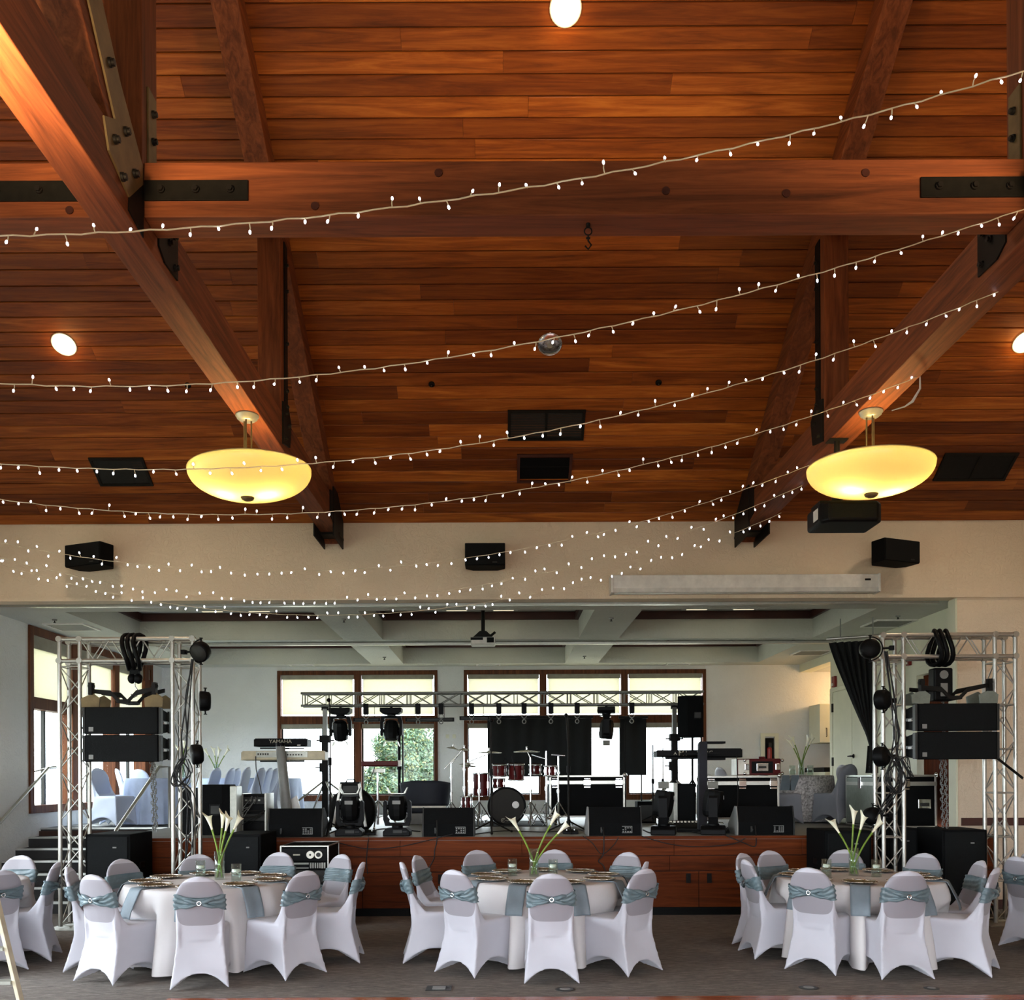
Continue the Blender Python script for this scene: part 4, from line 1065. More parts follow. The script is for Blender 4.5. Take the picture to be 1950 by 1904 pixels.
def candle(loc, label, h=.165, r=.047, group='floating candles on the round tables'):
    T = thing('floating_candle', label, 'candle', loc, 0, group)
    MB().lathe([(0, .012), (r - .003, .012), (r - .003, h), (r, h), (r, 0), (0, 0)], 24).build('glass', 'glass', T)
    MB().lathe([(0, .013), (r - .005, .013), (r - .005, h * .55), (0, h * .55)], 20).build('water', 'water', T)
    MB().lathe([(0, h * .50), (.024, h * .51), (.035, h * .58), (.032, h * .70), (0, h * .69)], 16).build('candle', 'candle', T)
    MB().cyl((0, 0, h * .69), (0, 0, h * .78), .0015, n=5).build('wick', 'black', T)
for (px, py), lab in (((382, 1670), 'candle in a water glass left of the lilies on the left table'), ((450, 1678), 'candle in a water glass right of the lilies on the left table'),
                      ((976, 1667), 'candle in a water glass left of the lilies on the middle table'), ((1053, 1668), 'candle in a water glass right of the lilies on the middle table'),
                      ((1574, 1668), 'candle in a water glass left of the lilies on the right table'), ((1669, 1669), 'candle in a water glass right of the lilies on the right table')):
    candle(at_table(px, py), lab)
# ladder at the left edge
q = PZ(24, 1925, 0); T = thing('step_ladder', 'cream step ladder at the bottom left corner of the picture', 'ladder', (-3.50, 6.72, 0))
for sx in (0, -.42):
    MB().bar((sx, 0, 0), (sx - .38 * (1 if sx == 0 else .8), .15, 1.25), .026, .06, 0, (0, 1, 0)).build('rail', 'beige_p', T, .003)
for k in range(1, 5):
    z = .24 * k; f = z / 1.25; xo = -.38 * f - .013
    MB().box(-.42 + xo * .9, xo, .0 + .15 * f - .05, .03 + .15 * f, z - .012, z + .012).build('step', 'silverpanel', T)
    MB().cyl((xo - .0, .15 * f - .02, z), (xo + .022, .15 * f - .02, z), .008).build('bolt', 'chrome', T)
for sx in (-.62, -1.0): MB().bar((sx, .62, 0), (sx - .2, .2, 1.2), .022, .05, 0, (0, 1, 0)).build('rear_rail', 'beige_p', T)
# floor outlets
def outlet(px, py, sx, sy, rnd, lab):
    q = PZ(px, py, 0); T = thing('floor_outlet', lab, 'floor outlet', (q.x, q.y, 0.0))
    if rnd: MB().lathe([(sx, 0), (sx, .004), (sx * .8, .006), (0, .006)], 24).build('cover_plate', 'dgrey', T); MB().lathe([(sx * .55, .006), (sx * .5, .008), (0, .008)], 20).build('lid', 'grey', T)
    else: MB().box(-sx, sx, -sy, sy, 0, .005).build('cover_plate', 'dgrey', T, .002); MB().box(-sx * .5, sx * .5, -sy * .6, sy * .6, .005, .008).build('lid', 'grey', T)
outlet(836, 1882, .105, .09, 0, 'rectangular floor outlet cover in the carpet left of the middle table')
outlet(1076, 1884, .08, .08, 1, 'round floor outlet in the carpet in front of the middle table')
outlet(1540, 1881, .08, .08, 1, 'round floor outlet in the carpet in front of the right table')
outlet(1774, 1882, .06, .06, 1, 'small round floor outlet near the bottom right')

# ================================================================== TRUSS TOWERS
def ladder_truss(mb, tubes, n, axis, r=.0125, skip=()):
    """diagonal webbing between consecutive tube pairs; tubes = 4 (start,end) pairs in order round the section"""
    for i in range(4):
        a0, a1 = tubes[i]; b0, b1 = tubes[(i + 1) % 4]
        for k in range(n):
            f0, f1 = (k + .04) / n, (k + .96) / n
            p = Vector(a0).lerp(Vector(a1), f0 if (k + i) % 2 == 0 else f1); q = Vector(b0).lerp(Vector(b1), f1 if (k + i) % 2 == 0 else f0)
            mb.cyl(p, q, r * .62, n=6)
    for f in (.005, .995):
        for i in range(4):
            p = Vector(tubes[i][0]).lerp(Vector(tubes[i][1]), f); q = Vector(tubes[(i + 1) % 4][0]).lerp(Vector(tubes[(i + 1) % 4][1]), f)
            mb.cyl(p, q, r * .62, n=6)
def goalpost(X0, Y0, span, H, label, rungs):
    D = .235; r = .024
    T = thing('truss_tower', label, 'lighting truss', (X0, Y0, 0), 0, 'aluminium truss towers')
    for n_, x in (('left', 0), ('right', span - D)):
        tb = [((x, 0, .03), (x, 0, H)), ((x + D, 0, .03), (x + D, 0, H)), ((x + D, D, .03), (x + D, D, H)), ((x, D, .03), (x, D, H))]
        for a, b in tb: MB().cyl(a, b, r, n=14).build('upright_tube', 'alu', T)
        w = MB(); tb2 = [(a, (b[0], b[1], H - .30)) for a, b in tb]; ladder_truss(w, tb2, 10, 'z')
        if rungs:
            for k in range(1, 6):
                z = k * (H - .3) / 6
                for i in range(4):
                    p = tb2[i][0]; q2 = tb2[(i + 1) % 4][0]; w.cyl((p[0], p[1], z), (q2[0], q2[1], z), .010, n=6)
        w.build('bracing', 'alu', T)
        MB().box(x - .12, x + D + .12, -.12, D + .12, 0, .012).build('base_plate', 'silverpanel', T, .002)
        for dz in (0, -.25):
            for i in range(4):
                px, py, _ = tb[i][1]; MB().cyl((px, py - .030, H + dz), (px, py + .030, H + dz), .034, n=14).build('corner_coupler', 'alu', T)
    for dz, y in ((0, 0), (0, D), (-.25, 0), (-.25, D)):
        MB().cyl((0, y, H + dz), (span, y, H + dz), r, n=14).build('beam_tube', 'alu', T)
    w = MB(); x0, x1 = D, span - D; tb = [((x0, 0, H), (x1, 0, H)), ((x0, D, H), (x1, D, H)), ((x0, D, H - .25), (x1, D, H - .25)), ((x0, 0, H - .25), (x1, 0, H - .25))]
    ladder_truss(w, tb, 6, 'x'); w.build('bracing', 'alu', T)
    return T
q0 = P(113, 1217, 10.6); q1 = P(367, 1217, 10.6); HT = q0.z
TL = goalpost(q0.x, 10.6, q1.x - q0.x, HT, 'silver truss tower at left carrying two black line-array speakers', False)
TLX = q0.x; TLW = q1.x - q0.x
q0 = P(1681, 1209, 10.6); q1 = P(1933, 1209, 10.6); HT2 = q0.z
TR = goalpost(q0.x, 10.6, q1.x - q0.x, HT2, 'silver truss tower at right carrying two black line-array speakers', True)
TRX = q0.x; TRW = q1.x - q0.x
def line_array(px0, px1, py0, py1, flip, lab):
    Y = 10.5; a = P(px0, py0, Y); b = P(px1, py1, Y); w = b.x - a.x; h = (a.z - b.z) / 2; names = ('upper', 'lower'); out = []
    for k in range(2):
        zt = a.z - k * h; T = thing('line_array_speaker', '%s of the two black line-array speakers hung in the %s truss tower' % (names[k], lab), 'speaker', ((a.x + b.x) / 2, Y, zt - h), math.radians(4 if not flip else -4), 'hung line-array speakers')
        d = .42; e = .003
        MB().prism([(0, e), (0, h - e), (d, h - e - .045), (d, e + .045)], -w/2, w/2, 'yz').build('cabinet', 'blackm', T, .006)
        MB().box(-w/2 + .015, w/2 - .015, -.012, 0, e + .008, h - e - .008).build('grille', 'grille', T, .003)
        for s in (-1, 1):
            f = MB(); x = s * (w/2 + .012); f.box(x - .012, x + .012, -.0, .08, .01, h - .01).box(x - .012, x + .012, .34, .42, .03, h - .03).box(x - .01, x + .01, 0, .4, h * .42, h * .52)
            f.build('side_rigging', 'dgrey', T)
            MB().box(x - .014, x + .014, .12, .22, h * .4, h * .48).build('locking_pin', 'white_p', T)
        MB().box(-w/2 + .05, -w/2 + .10, -.016, -.011, .035, .085).build('badge', 'grey', T)
        out.append(T)
    # bumper frame
    T = thing('rigging_frame', 'black curved rigging frame above the %s line-array speakers' % lab, 'rigging', ((a.x + b.x) / 2, Y, a.z), 0)
    mb = MB(); hh = .18
    for y in (.05, .33):
        pts = [(-w/2 * .9, hh), (-w * .18, hh * .9), (-w*.06, .06), (w*.06, .06), (w * .18, hh * .9), (w/2 * .9, hh * 1.15), (w/2 * .9, hh * .9), (w * .16, hh * .55), (w*.07, .015), (-w*.07, .015), (-w * .16, hh * .55), (-w/2 * .9, hh * .75)]
        mb.prism([(p[0], p[1] + .03) for p in pts], y - .012, y + .012, 'xz')
    mb.box(-.08, .08, .04, .34, .05, .07); mb.build('curved_bar', 'steel', T, .002)
    for s in (-1, 1):
        x = s * w * .44
        for y_ in (.03, .32): MB().prism([(x - .11, .0), (x + .09, .0), (x + .10, .10), (x + .02, .16), (x - .12, .10)], y_, y_ + .02, 'xz').build('end_plate', 'greenplate_reflection' if flip else 'bronze', T, .002)
        MB().cyl((x, .02, hh + .06), (x, .06, hh + .06), .035).box(x - .02, x + .02, .0, .08, hh - .04, hh + .1).build('clamp', 'steel', T)
    return a, b, h
aL, bL, hL = line_array(163, 301, 1346, 1451, False, 'left')
aR, bR, hR = line_array(1749, 1897, 1339, 1446, True, 'right')
# hoist with sling over the beams
def hoist(cx, H, zf, lab, hook_only):
    T = thing('chain_hoist', 'black sling and chain hoist hung from the %s truss tower' % lab, 'hoist', (cx, 10.68, H))
    for k, (dx, w) in enumerate(((-.07, .05), (-.01, .06), (.06, .05))):
        pts = [(dx + w * math.cos(t), .12 * math.sin(t), -.17 + .24 * math.cos(t + .1 * k) * 1.0) for t in [2 * PI * i / 16 for i in range(16)]]
        pts = [(dx + .03 * math.sin(t * 2), .15 * math.sin(t), -.14 + .20 * math.cos(t)) for t in [2 * PI * i / 18 for i in range(18)]]
        MB().tube(pts, .026, 8, closed=True).build('sling', 'black', T)
    z = -.36
    if hook_only:
        MB().sphere((-.035, 0, z - .09), .06, 12, 8, 0, (.8, .8, 1)).sphere((.04, 0, z - .09), .062, 12, 8, 0, (.8, .8, 1)).box(-.05, .05, -.03, .03, z - .04, z + .02).build('hoist_body', 'black', T)
    else:
        MB().box(-.11, .11, -.08, .08, z - .40, z - .02).build('hoist_body', 'black', T, .02)
        MB().cyl((0, -.09, z - .1), (0, -.08, z - .1), .05).box(-.04, .04, -.09, -.08, z - .35, z - .2).build('hoist_label', 'grey', T)
    zz = zf - H
    MB().tube([(0, 0, z - .12), (0, 0, zz + .16), (.03, 0, zz + .12), (.02, 0, zz + .05), (-.02, 0, zz + .03), (-.045, 0, zz + .07)], .009, 8).build('hook', 'chrome', T)
    # loose chain down behind the speakers
    ch = MB(); L = H - 1.0; n = 60
    for k in range(n):
        f = k / n; z0 = z - .3 - (L - .75) * f; xx = .12 + .05 * f + .012 * math.sin(k * 1.7); rot = (k % 2)
        r = [( .012 * math.cos(t), .020 * math.sin(t)) for t in (0, 1.05, 2.1, 3.14, 4.2, 5.24)]
        ch.tube([(xx + (p[0] if rot else 0), .2 + (0 if rot else p[0]), z0 + p[1]) for p in r], .0055, 4, closed=True)
        if f > .35: ch.tube([(xx - .04 + (p[0] if rot else 0), .22 + (0 if rot else p[0]), z0 + p[1] + .01) for p in r], .0055, 4, closed=True)
    ch.build('chain', 'grey', T)
hoist((aL.x + bL.x) / 2 + .08, HT, aL.z + .09, 'left', True)
hoist(TRX + TRW * .46, HT2, aR.z + .09, 'right', False)
# round black wash lights clamped on the towers
def disc_light(px, py, Y, rot, tilt, lab, r=.115, side=1):
    q = P(px, py, Y); T = thing('wash_light', lab, 'stage light', (q.x, q.y, q.z), rot, 'round black wash lights on the truss towers')
    m = MB(); m.lathe([(0, -.062), (r * .75, -.058), (r * .93, -.04), (r, 0), (r, .05), (r * .96, .062), (0, .062)], 28); m.M = Matrix.Identity(4)
    o = m.build('housing', 'black', T); o.rotation_euler = (PI/2 + tilt, 0, 0)
    f = MB()
    for k in range(6): f.lathe([(r * .5, -.088 + k * .004), (r * .52, -.094), (r * .54, -.088)], 20)
    MB().lathe([(0, .066), (r * .85, .066), (r * .85, .06)], 24).build('lens', 'dgrey', T).rotation_euler = (PI/2 + tilt, 0, 0)
    MB().tube([(-(r + .02) * math.cos(t), .0, (r + .02) * math.sin(t)) for t in [PI * k / 12 - PI/2 for k in range(13)]], .008, 6).build('yoke', 'black', T)
    MB().cyl((-(r + .015), 0, 0), (-(r + .11), 0, 0), .012).box(-(r + .14), -(r + .09), -.03, .03, -.025, .025).build('clamp', 'black', T)
    for s in (-1, 1): MB().cyl((0, 0, s * r), (0, 0, s * (r + .035)), .009).cyl((0, 0, s * (r + .03)), (0, 0, s * (r + .04)), .02).build('tilt_knob', 'black', T)
    return T
disc_light(383, 1240, 10.55, -.3, .5, 'top round black wash light on the left truss tower')
disc_light(391, 1335, 10.6, -1.2, .0, 'middle round black wash light on the left truss tower')
disc_light(376, 1436, 10.5, -1.1, .1, 'lowest round black wash light on the left truss tower')
disc_light(1657, 1235, 10.5, PI - .2, .0, 'top round black wash light on the right truss tower')
disc_light(1682, 1332, 10.45, PI + .7, .0, 'second round black wash light down the right truss tower')
disc_light(1680, 1440, 10.45, PI + .7, .1, 'third round black wash light down the right truss tower')
disc_light(1662, 1553, 10.5, PI + .2, .2, 'lowest round black wash light on the right truss tower, at stage height', .10)
# cable bundles on the towers
def cable(name_, pts, r, lab, mat='rubber', grp=None):
    P3 = [Vector(p) for p in pts]; out = []
    for i in range(len(P3) - 1):
        p0 = P3[max(i - 1, 0)]; p1 = P3[i]; p2 = P3[i + 1]; p3 = P3[min(i + 2, len(P3) - 1)]
        for k in range(6):
            t = k / 6; out.append(.5 * ((2 * p1) + (-p0 + p2) * t + (2 * p0 - 5 * p1 + 4 * p2 - p3) * t * t + (-p0 + 3 * p1 - 3 * p2 + p3) * t ** 3))
    out.append(P3[-1])
    o = MB().tube(out, r, 6).build(name_, mat); 
    return tag(o, lab, 'cable', grp)
def bundle(pxs, Y, n, lab, seed):
    rnd = random.Random(seed); T = thing('cable_bundle', lab, 'cables', P(pxs[0][0], pxs[0][1], Y))
    o = T.location.copy()
    for k in range(n):
        pts = [P(px + rnd.uniform(-4, 4) * (1 + i * .3), py, Y + rnd.uniform(-.03, .03)) - o for i, (px, py) in enumerate(pxs)]
        out = []
        for i in range(len(pts) - 1):
            p0 = pts[max(i - 1, 0)]; p1 = pts[i]; p2 = pts[i + 1]; p3 = pts[min(i + 2, len(pts) - 1)]
            for j in range(5):
                t = j / 5; out.append(.5 * ((2 * p1) + (-p0 + p2) * t + (2 * p0 - 5 * p1 + 4 * p2 - p3) * t * t + (-p0 + 3 * p1 - 3 * p2 + p3) * t ** 3))
        out.append(pts[-1]); MB().tube(out, rnd.uniform(.005, .009), 5).build('cable', 'rubber', T)
bundle([(365, 1255), (358, 1330), (352, 1400), (350, 1440), (335, 1480), (352, 1500), (368, 1540), (362, 1640)], 10.48, 4, 'black cables strapped down the right leg of the left truss tower', 2)
bundle([(352, 1440), (335, 1465), (330, 1490), (345, 1496), (358, 1470), (350, 1445)], 10.46, 5, 'coil of black cable tied on the left truss tower', 5)
bundle([(1686, 1240), (1700, 1330), (1708, 1400), (1702, 1440), (1716, 1480), (1694, 1520), (1668, 1560)], 10.46, 5, 'black cables draped down the right truss tower', 8)
bundle([(1690, 1435), (1712, 1450), (1722, 1490), (1705, 1510), (1690, 1480), (1716, 1440), (1730, 1480)], 10.44, 6, 'tangle of black cable tied on the right truss tower', 9)
T = thing('ratchet_strap', 'black strap from the right line-array down to the tower leg', 'strap', P(1897, 1442, 10.5)); o = T.location.copy()
MB().bar((0, 0, 0), P(1948, 1482, 10.6) - o, .006, .03).build('strap', 'black', T)

# ================================================================== GEAR BEFORE AND ON THE STAGE
def subwoofer(pxl, pxr, pyt, Yf, depth, H, lab, xl=None):
    a = P(pxl, pyt, Yf); b = P(pxr, pyt, Yf); w = b.x - a.x
    T = thing('subwoofer', lab, 'speaker', ((a.x + b.x) / 2, Yf, 0), 0, 'big black speaker boxes in front of the stage')
    MB().box(-w/2, w/2, 0, depth, 0, H).build('cabinet', 'blackm', T, .012)
    MB().box(-w/2 + .03, w/2 - .03, -.012, 0, .03, H - .03).build('grille', 'grille', T, .004)
    for s in (-1, 1): MB().box(s * w/2 - .004, s * w/2 + .004, depth * .4, depth * .62, H * .62, H * .68).build('side_handle', 'black', T, .002)
    MB().box(w * .12, w * .2, -.016, -.011, H - .16, H - .145).build('badge', 'grey', T)
    return T
subwoofer(162, 248, 1586, 10.62, .68, 1.09, 'big black speaker box on the floor inside the left truss tower')
subwoofer(424, 497, 1584, 10.62, .74, 1.085, 'big black speaker box on the floor right of the left tower, behind the lilies')
subwoofer(1571, 1660, 1576, 10.72, .66, 1.09, 'big black speaker box between the stage front and the right truss tower')
subwoofer(1794, 1880, 1577, 10.62, .66, 1.10, 'big black speaker box inside the right truss tower')
subwoofer(1690, 1748, 1574, 11.0, .4, 1.10, 'black speaker box half hidden behind the right truss tower leg')
# rack of audio gear
a = P(533, 1608, 10.7); b = P(626, 1608, 10.7); w = b.x - a.x; H = .945
T = thing('gear_rack', 'black rack case of audio equipment with silver edges and two round meters', 'equipment rack', ((a.x + b.x) / 2, 10.7, 0))
MB().box(-w/2 + .01, w/2 - .01, .02, .7, .05, H - .005).build('case', 'blackm', T)
e = MB(); t = .018
for x in (-w/2, w/2 - t):
    for y in (0, .7 - t): e.box(x, x + t, y, y + t, .05, H)
for z in (.05, H - t):
    e.box(-w/2, w/2, 0, t, z, z + t).box(-w/2, w/2, .7 - t, .7, z, z + t).box(-w/2, -w/2 + t, 0, .7, z, z + t).box(w/2 - t, w/2, 0, .7, z, z + t)
e.build('edge_profile', 'alu', T, .002)
for x in (-w/2 + .06, w/2 - .06):
    for y in (.07, .62): MB().cyl((x - .015, y, .026), (x + .015, y, .026), .026, n=14).box(x - .02, x + .02, y - .02, y + .02, .035, .052).build('caster', 'black', T)
zz = H - .03
for nm, h, mat in (('meter_unit', .155, 'black'), ('slider_unit', .10, 'black'), ('amplifier', .15, 'dgrey'), ('amplifier', .14, 'black'), ('amplifier', .14, 'black'), ('drawer_unit', .16, 'dgrey')):
    zz -= h; u = MB().box(-w/2 + .022, w/2 - .022, .0, .03, zz + .004, zz + h - .004).build(nm, mat, T, .002)
    if nm == 'meter_unit':
        for x in (.07, .165): 
            m = MB(); m.cyl((x, -.012, zz + h/2), (x, 0, zz + h/2), .045, n=24); m.build('meter', 'candle', u); MB().cyl((x, -.014, zz + h/2), (x, -.012, zz + h/2), .022, n=16).build('meter_hub', 'silverpanel' if x > .1 else 'gold', u) if False else MB().cyl((x, -.016, zz + h/2), (x, -.012, zz + h/2), .026 if x > .1 else .012, n=16).build('meter_dial', 'dgrey', u)
        MB().box(-.13, -.05, -.003, .0, zz + h * .45, zz + h * .55).build('display', 'letter', u)
    elif nm == 'slider_unit':
        m = MB(); m.box(-w/2 + .03, .05, -.006, 0, zz + .065, zz + .085).box(-w/2 + .03, .05, -.006, 0, zz + .018, zz + .03)
        for k in range(7): m.box(.065 + k * .027, .083 + k * .027, -.008, 0, zz + .02, zz + .085)
        m.build('slider', 'silverpanel', u)
    else:
        m = MB()
        for k in range(4): m.cyl((-.15 + k * .1, -.02, zz + h * .5), (-.15 + k * .1, 0, zz + h * .5), .018, n=14)
        m.build('knob', 'grey', u)
# wedge monitors
def wedge(pxl, pxr, pyt, pyb, lab, rz=0):
    Y = 11.62; a = P(pxl, pyt, Y); b = P(pxr, pyb, Y); w = (b.x - a.x) * .97; h = .36
    T = thing('stage_monitor', lab, 'speaker', ((a.x + b.x) / 2, Y, STZ), rz, 'wedge monitors along the stage edge')
    MB().prism([(0, 0), (0, .16), (.06, h), (.13, h + .0), (.46, .12), (.46, 0)], -w/2 + .012, w/2 - .012, 'yz').build('cabinet', 'blackm', T, .006)
    for s in (-1, 1):
        m = MB(); x = s * (w/2 - .006); m.prism([(-.004, 0), (-.004, .165), (.055, h + .006), (.14, h + .006), (.47, .125), (.47, 0)], x - .008, x + .008, 'yz').build('end_cheek', 'grey' if s * (1 if (a.x + b.x) < 0 else -1) > 0 and (rz != 0 or (a.x+b.x) > 0) else 'dgrey', T, .003)
    c = MB(); x0 = w * .13; r2 = random.Random(int(pxl))
    c.box(x0, x0 + .13, -.006, 0, .115, .122).box(x0 + .123, x0 + .13, -.006, 0, .04, .122).box(x0, x0 + .13, -.006, 0, .035, .04)
    for i in range(4):
        for j in range(3):
            if r2.random() < .75: c.box(x0 + .006 + i * .03, x0 + .026 + i * .03, -.008, 0, .044 + j * .024, .060 + j * .024)
    c.build('connector_panel', 'grey', T)
    s_ = MB(); s_.box(-w * .27, -w * .24, -.012, 0, .04, .11).cyl((-w * .25, -.03, .07), (-w * .25, 0, .07), .014); s_.build('power_socket', 'dgrey', T)
    MB().tube([(-w*.02, .024, .2), (.0, .03, .24), (w*.03, .05, .30)], .004).build('emblem', 'dgrey', T)
wedge(508, 616, 1543, 1597, 'wedge monitor at the left end of the stage edge')
wedge(803, 905, 1540, 1593, 'wedge monitor at the stage edge left of the middle lilies')
wedge(1118, 1224, 1540, 1593, 'wedge monitor at the stage edge right of the drum kit')
wedge(1402, 1515, 1540, 1592, 'wedge monitor at the right end of the stage edge')
# moving heads standing on the stage
def moving_head(loc, rz, tilt, lab, group, flip=False, sc=1.0, upside=True):
    T = thing('moving_head_light', lab, 'stage light', loc, rz, group); T.scale = (sc,) * 3
    if flip: T.rotation_euler = (PI, 0, rz)
    MB().prism([(-.17, 0), (.17, 0), (.17, .06), (.12, .10), (-.12, .10), (-.17, .06)], -.14, .14, 'xz').build('base', 'black', T, .01)
    MB().box(-.04, .07, -.146, -.139, .04, .075).box(.08, .13, -.146, -.139, .05, .06).build('display', 'dgrey', T)
    y = MB(); y.cyl((0, 0, .10), (0, 0, .125), .07, n=20)
    for s in (-1, 1): y.prism([(s * .125, .16), (s * .175, .20), (s * .175, .42), (s * .155, .45), (s * .13, .43), (s * .13, .24), (s * .10, .20)], -.05, .05, 'xz')
    y.prism([(-.175, .21), (-.15, .125), (.15, .125), (.175, .21), (.125, .21), (.10, .165), (-.10, .165), (-.125, .21)], -.055, .055, 'xz')
    y.build('yoke', 'black', T, .004)
    v = MB()
    for s in (-1, 1): v.prism([(s * .132, .25), (s * .126, .25), (s * .085, .178), (s * .105, .175)], -.058, .058, 'xz')
    v.prism([(-.09, .168), (.09, .168), (.08, .176), (-.08, .176)], -.058, .058, 'xz'); v.build('yoke_liner', 'silverpanel', T)
    h = MB(); r = .118
    prof = [(0, -.17), (.06, -.168), (.095, -.15), (.112, -.10), (.12, -.02), (.12, .06), (.112, .12), (.105, .145), (0, .145)]
    h.lathe(prof, 10, smooth=False); ho = h.build('head', 'black', T, .006); ho.location = (0, 0, .36); ho.rotation_euler = (tilt, 0, 0)
    MB().lathe([(0, .152), (.09, .150), (.10, .142)], 28).build('lens', 'chrome', T).rotation_euler = (tilt, 0, 0)
    T.children[-1].location = (0, 0, .36)
    p = MB().box(-.05, .05, -.124, -.116, .04, .085).build('name_plate', 'grey', T); p.location = (0, 0, .36); p.rotation_euler = (0, 0, 0)
    MB().cyl((-.14, 0, .36), (.14, 0, .36), .03).build('pivot', 'black', T)
    return T
q = P(667, 1592, 11.85); q2 = P(757, 1592, 11.85)
g = 'moving head lights standing on the stage edge'
moving_head((q.x, 11.85, STZ), 0, .1, 'left of the two front-facing moving head lights on the stage edge', g, sc=1.02)
moving_head((q2.x, 11.85, STZ), 0, .1, 'right of the two front-facing moving head lights on the stage edge', g, sc=1.02)
q = P(1264, 1592, 11.85); q2 = P(1358, 1592, 11.85)
moving_head((q.x, 11.85, STZ), 1.35, .15, 'side-on moving head light left of the keyboard stand', g, sc=1.12)
moving_head((q2.x, 11.85, STZ), 1.35, .15, 'side-on moving head light right of the keyboard stand', g, sc=1.12)
# overhead truss with crank stands
Y0 = 16.4
a = P(573, 1321, Y0); b = P(1340, 1317, Y0); c = P(573, 1342, Y0); zt = (a.z + b.z) / 2; zb = zt - .215; L = b.x - a.x
T = thing('overhead_truss', 'long grey lighting truss spanning in front of the rear windows', 'lighting truss', (a.x, Y0, zb))
for z, y in ((0, 0), (.22, 0), (.22, .2), (0, .2)): MB().cyl((0, y, z), (L, y, z), .022, n=12).build('truss_tube', 'alug', T)
w = MB(); n = 15; st = L / n
for k in range(n):
    x0, x1 = k * st + .05, (k + 1) * st - .05
    for y in (0, .2): w.cyl((x0, y, 0), (x1, y, .22), .009, n=6); w.cyl((x0, y, .22), (x1, y, 0), .009, n=6)
    for y in (0, .2): w.cyl((k * st + .03, y, 0), (k * st + .03, y, .22), .009, n=6).cyl((k * st - .03 if k else .08, y, 0), (k * st - .03 if k else .08, y, .22), .009, n=6)
    w.cyl((k * st, 0, .22), (k * st, .2, .22), .009, n=6).cyl((k * st, 0, 0), ((k+1) * st, .2, 0), .009, n=6)
w.build('bracing', 'alug', T)
def clamp(px, lab):
    q = P(px, 1346, Y0); T = thing('truss_clamp', lab, 'clamp', (q.x, Y0, zb), 0, 'black clamps with rings on the overhead truss')
    MB().box(-.045, .045, -.035, .035, -.16, .03).build('strap', 'black', T, .008)
    MB().tube([(.04 * math.cos(t), 0, -.20 + .04 * math.sin(t)) for t in [2 * PI * k / 14 for k in range(14)]], .009, 6, closed=True).build('shackle', 'alug', T)
    MB().tube([(.032 * math.cos(t), 0, -.30 + .036 * math.sin(t)) for t in [2 * PI * k / 14 for k in range(14)]], .010, 6, closed=True).cyl((0, 0, -.235), (0, 0, -.265), .008).build('ring', 'alug', T)
names = ['first, between the two left moving heads', 'second, right of the second moving head', 'third, at the wall between the windows', 'fourth, over the tom drums', 'fifth, over the bass drum', 'sixth, over the right cymbal', 'seventh, over the tall mic stand', 'eighth, left of the side-on moving head', 'ninth, right of the side-on moving head']
for px, nm in zip((697, 796, 840, 898, 950, 998, 1049, 1099, 1203), names): clamp(px, 'black ringed clamp on the overhead truss, ' + nm)
# hanging moving heads
g = 'moving head lights hung from the overhead truss'
for px, tl, rz, lab in ((648, .35, 0, 'moving head light hung at the left end of the overhead truss'), (745, -.2, 0, 'moving head light hung over the tree window'), (1155, .1, 1.45, 'side-on moving head light hung over the right road case')):
    q = P(px, 1352, Y0); T = moving_head((q.x, Y0 + .02, zb - .05), rz, tl, lab, g, flip=True, sc=1.12)
    MB().cyl((0, 0, 0), (0, 0, -.07), .02).build('clamp', 'black', T)
# light bars behind the truss rings
for p0, p1, py, lab in ((673, 724, 1370, 'short black light bar hanging under the truss by the left mullion'), (772, 865, 1370, 'black light bar hanging under the truss at the tree window'), (875, 932, 1367, 'black light bar hanging under the truss left of the black screens')):
    a = P(p0, py, Y0 + .1); b = P(p1, py, Y0 + .1); T = thing('light_bar', lab, 'light bar', ((a.x + b.x) / 2, Y0 + .1, a.z)); w_ = (b.x - a.x) / 2
    MB().box(-w_, w_, -.03, .03, -.04, .03).build('housing', 'black', T, .006); MB().box(-w_ + .03, w_ - .03, -.035, -.03, -.025, .015).build('lens_strip', 'dgrey', T)
    for s in (-1, 1): MB().cyl((s * w_ * .6, 0, .02), (s * w_ * .6, -.05, zb - a.z), .005, n=6).build('hanger', 'steel', T)
# crank stands
def tripod(T, h, spread, r, mat, legs=3, z0=.0, zj=.5, rot=.3, brace=True):
    m = None
    for k in range(legs):
        t = 2 * PI * k / legs + rot; x, y = math.cos(t) * spread, math.sin(t) * spread
        m = MB(); m.cyl((0, 0, zj), (x, y, .01), r, n=8); m.sphere((x, y, .015), r * 1.6, 8, 6)
        if brace: m.cyl((0, 0, zj * .35), (x * .5, y * .5, zj * .5), r * .7, n=6)
        m.build('leg', mat, T)
def crank_stand(px, lab):
    q = P(px, 1350, Y0 + .1); T = thing('crank_stand', lab, 'lighting stand', (q.x, Y0 + .1, STZ)); H = zb - STZ
    MB().box(-.055, .055, -.055, .055, .05, H * .72).build('mast', 'steel', T, .006); MB().box(-.038, .038, -.038, .038, H * .6, H - .05).build('inner_mast', 'alug', T, .004)
    tripod(T, H, .95, .018, 'alu', 4, zj=.72, rot=.5, brace=False)
    MB().box(-.09, .09, -.09, .09, H * .68, H * .74).cyl((-.16, 0, H * .7), (.16, 0, H * .7), .012).build('collar', 'steel', T); MB().cyl((0, 0, H - .06), (0, 0, H + .04), .02).box(-.06, .06, -.03, .03, H - .08, H - .02).build('top_clamp', 'steel', T)
    MB().box(-.1, -.055, -.05, .05, H * .42, H * .5).cyl((-.1, 0, H * .46), (-.18, 0, H * .46), .01).build('winch', 'steel', T)
crank_stand(619, 'tall dark crank stand holding the left end of the overhead truss')
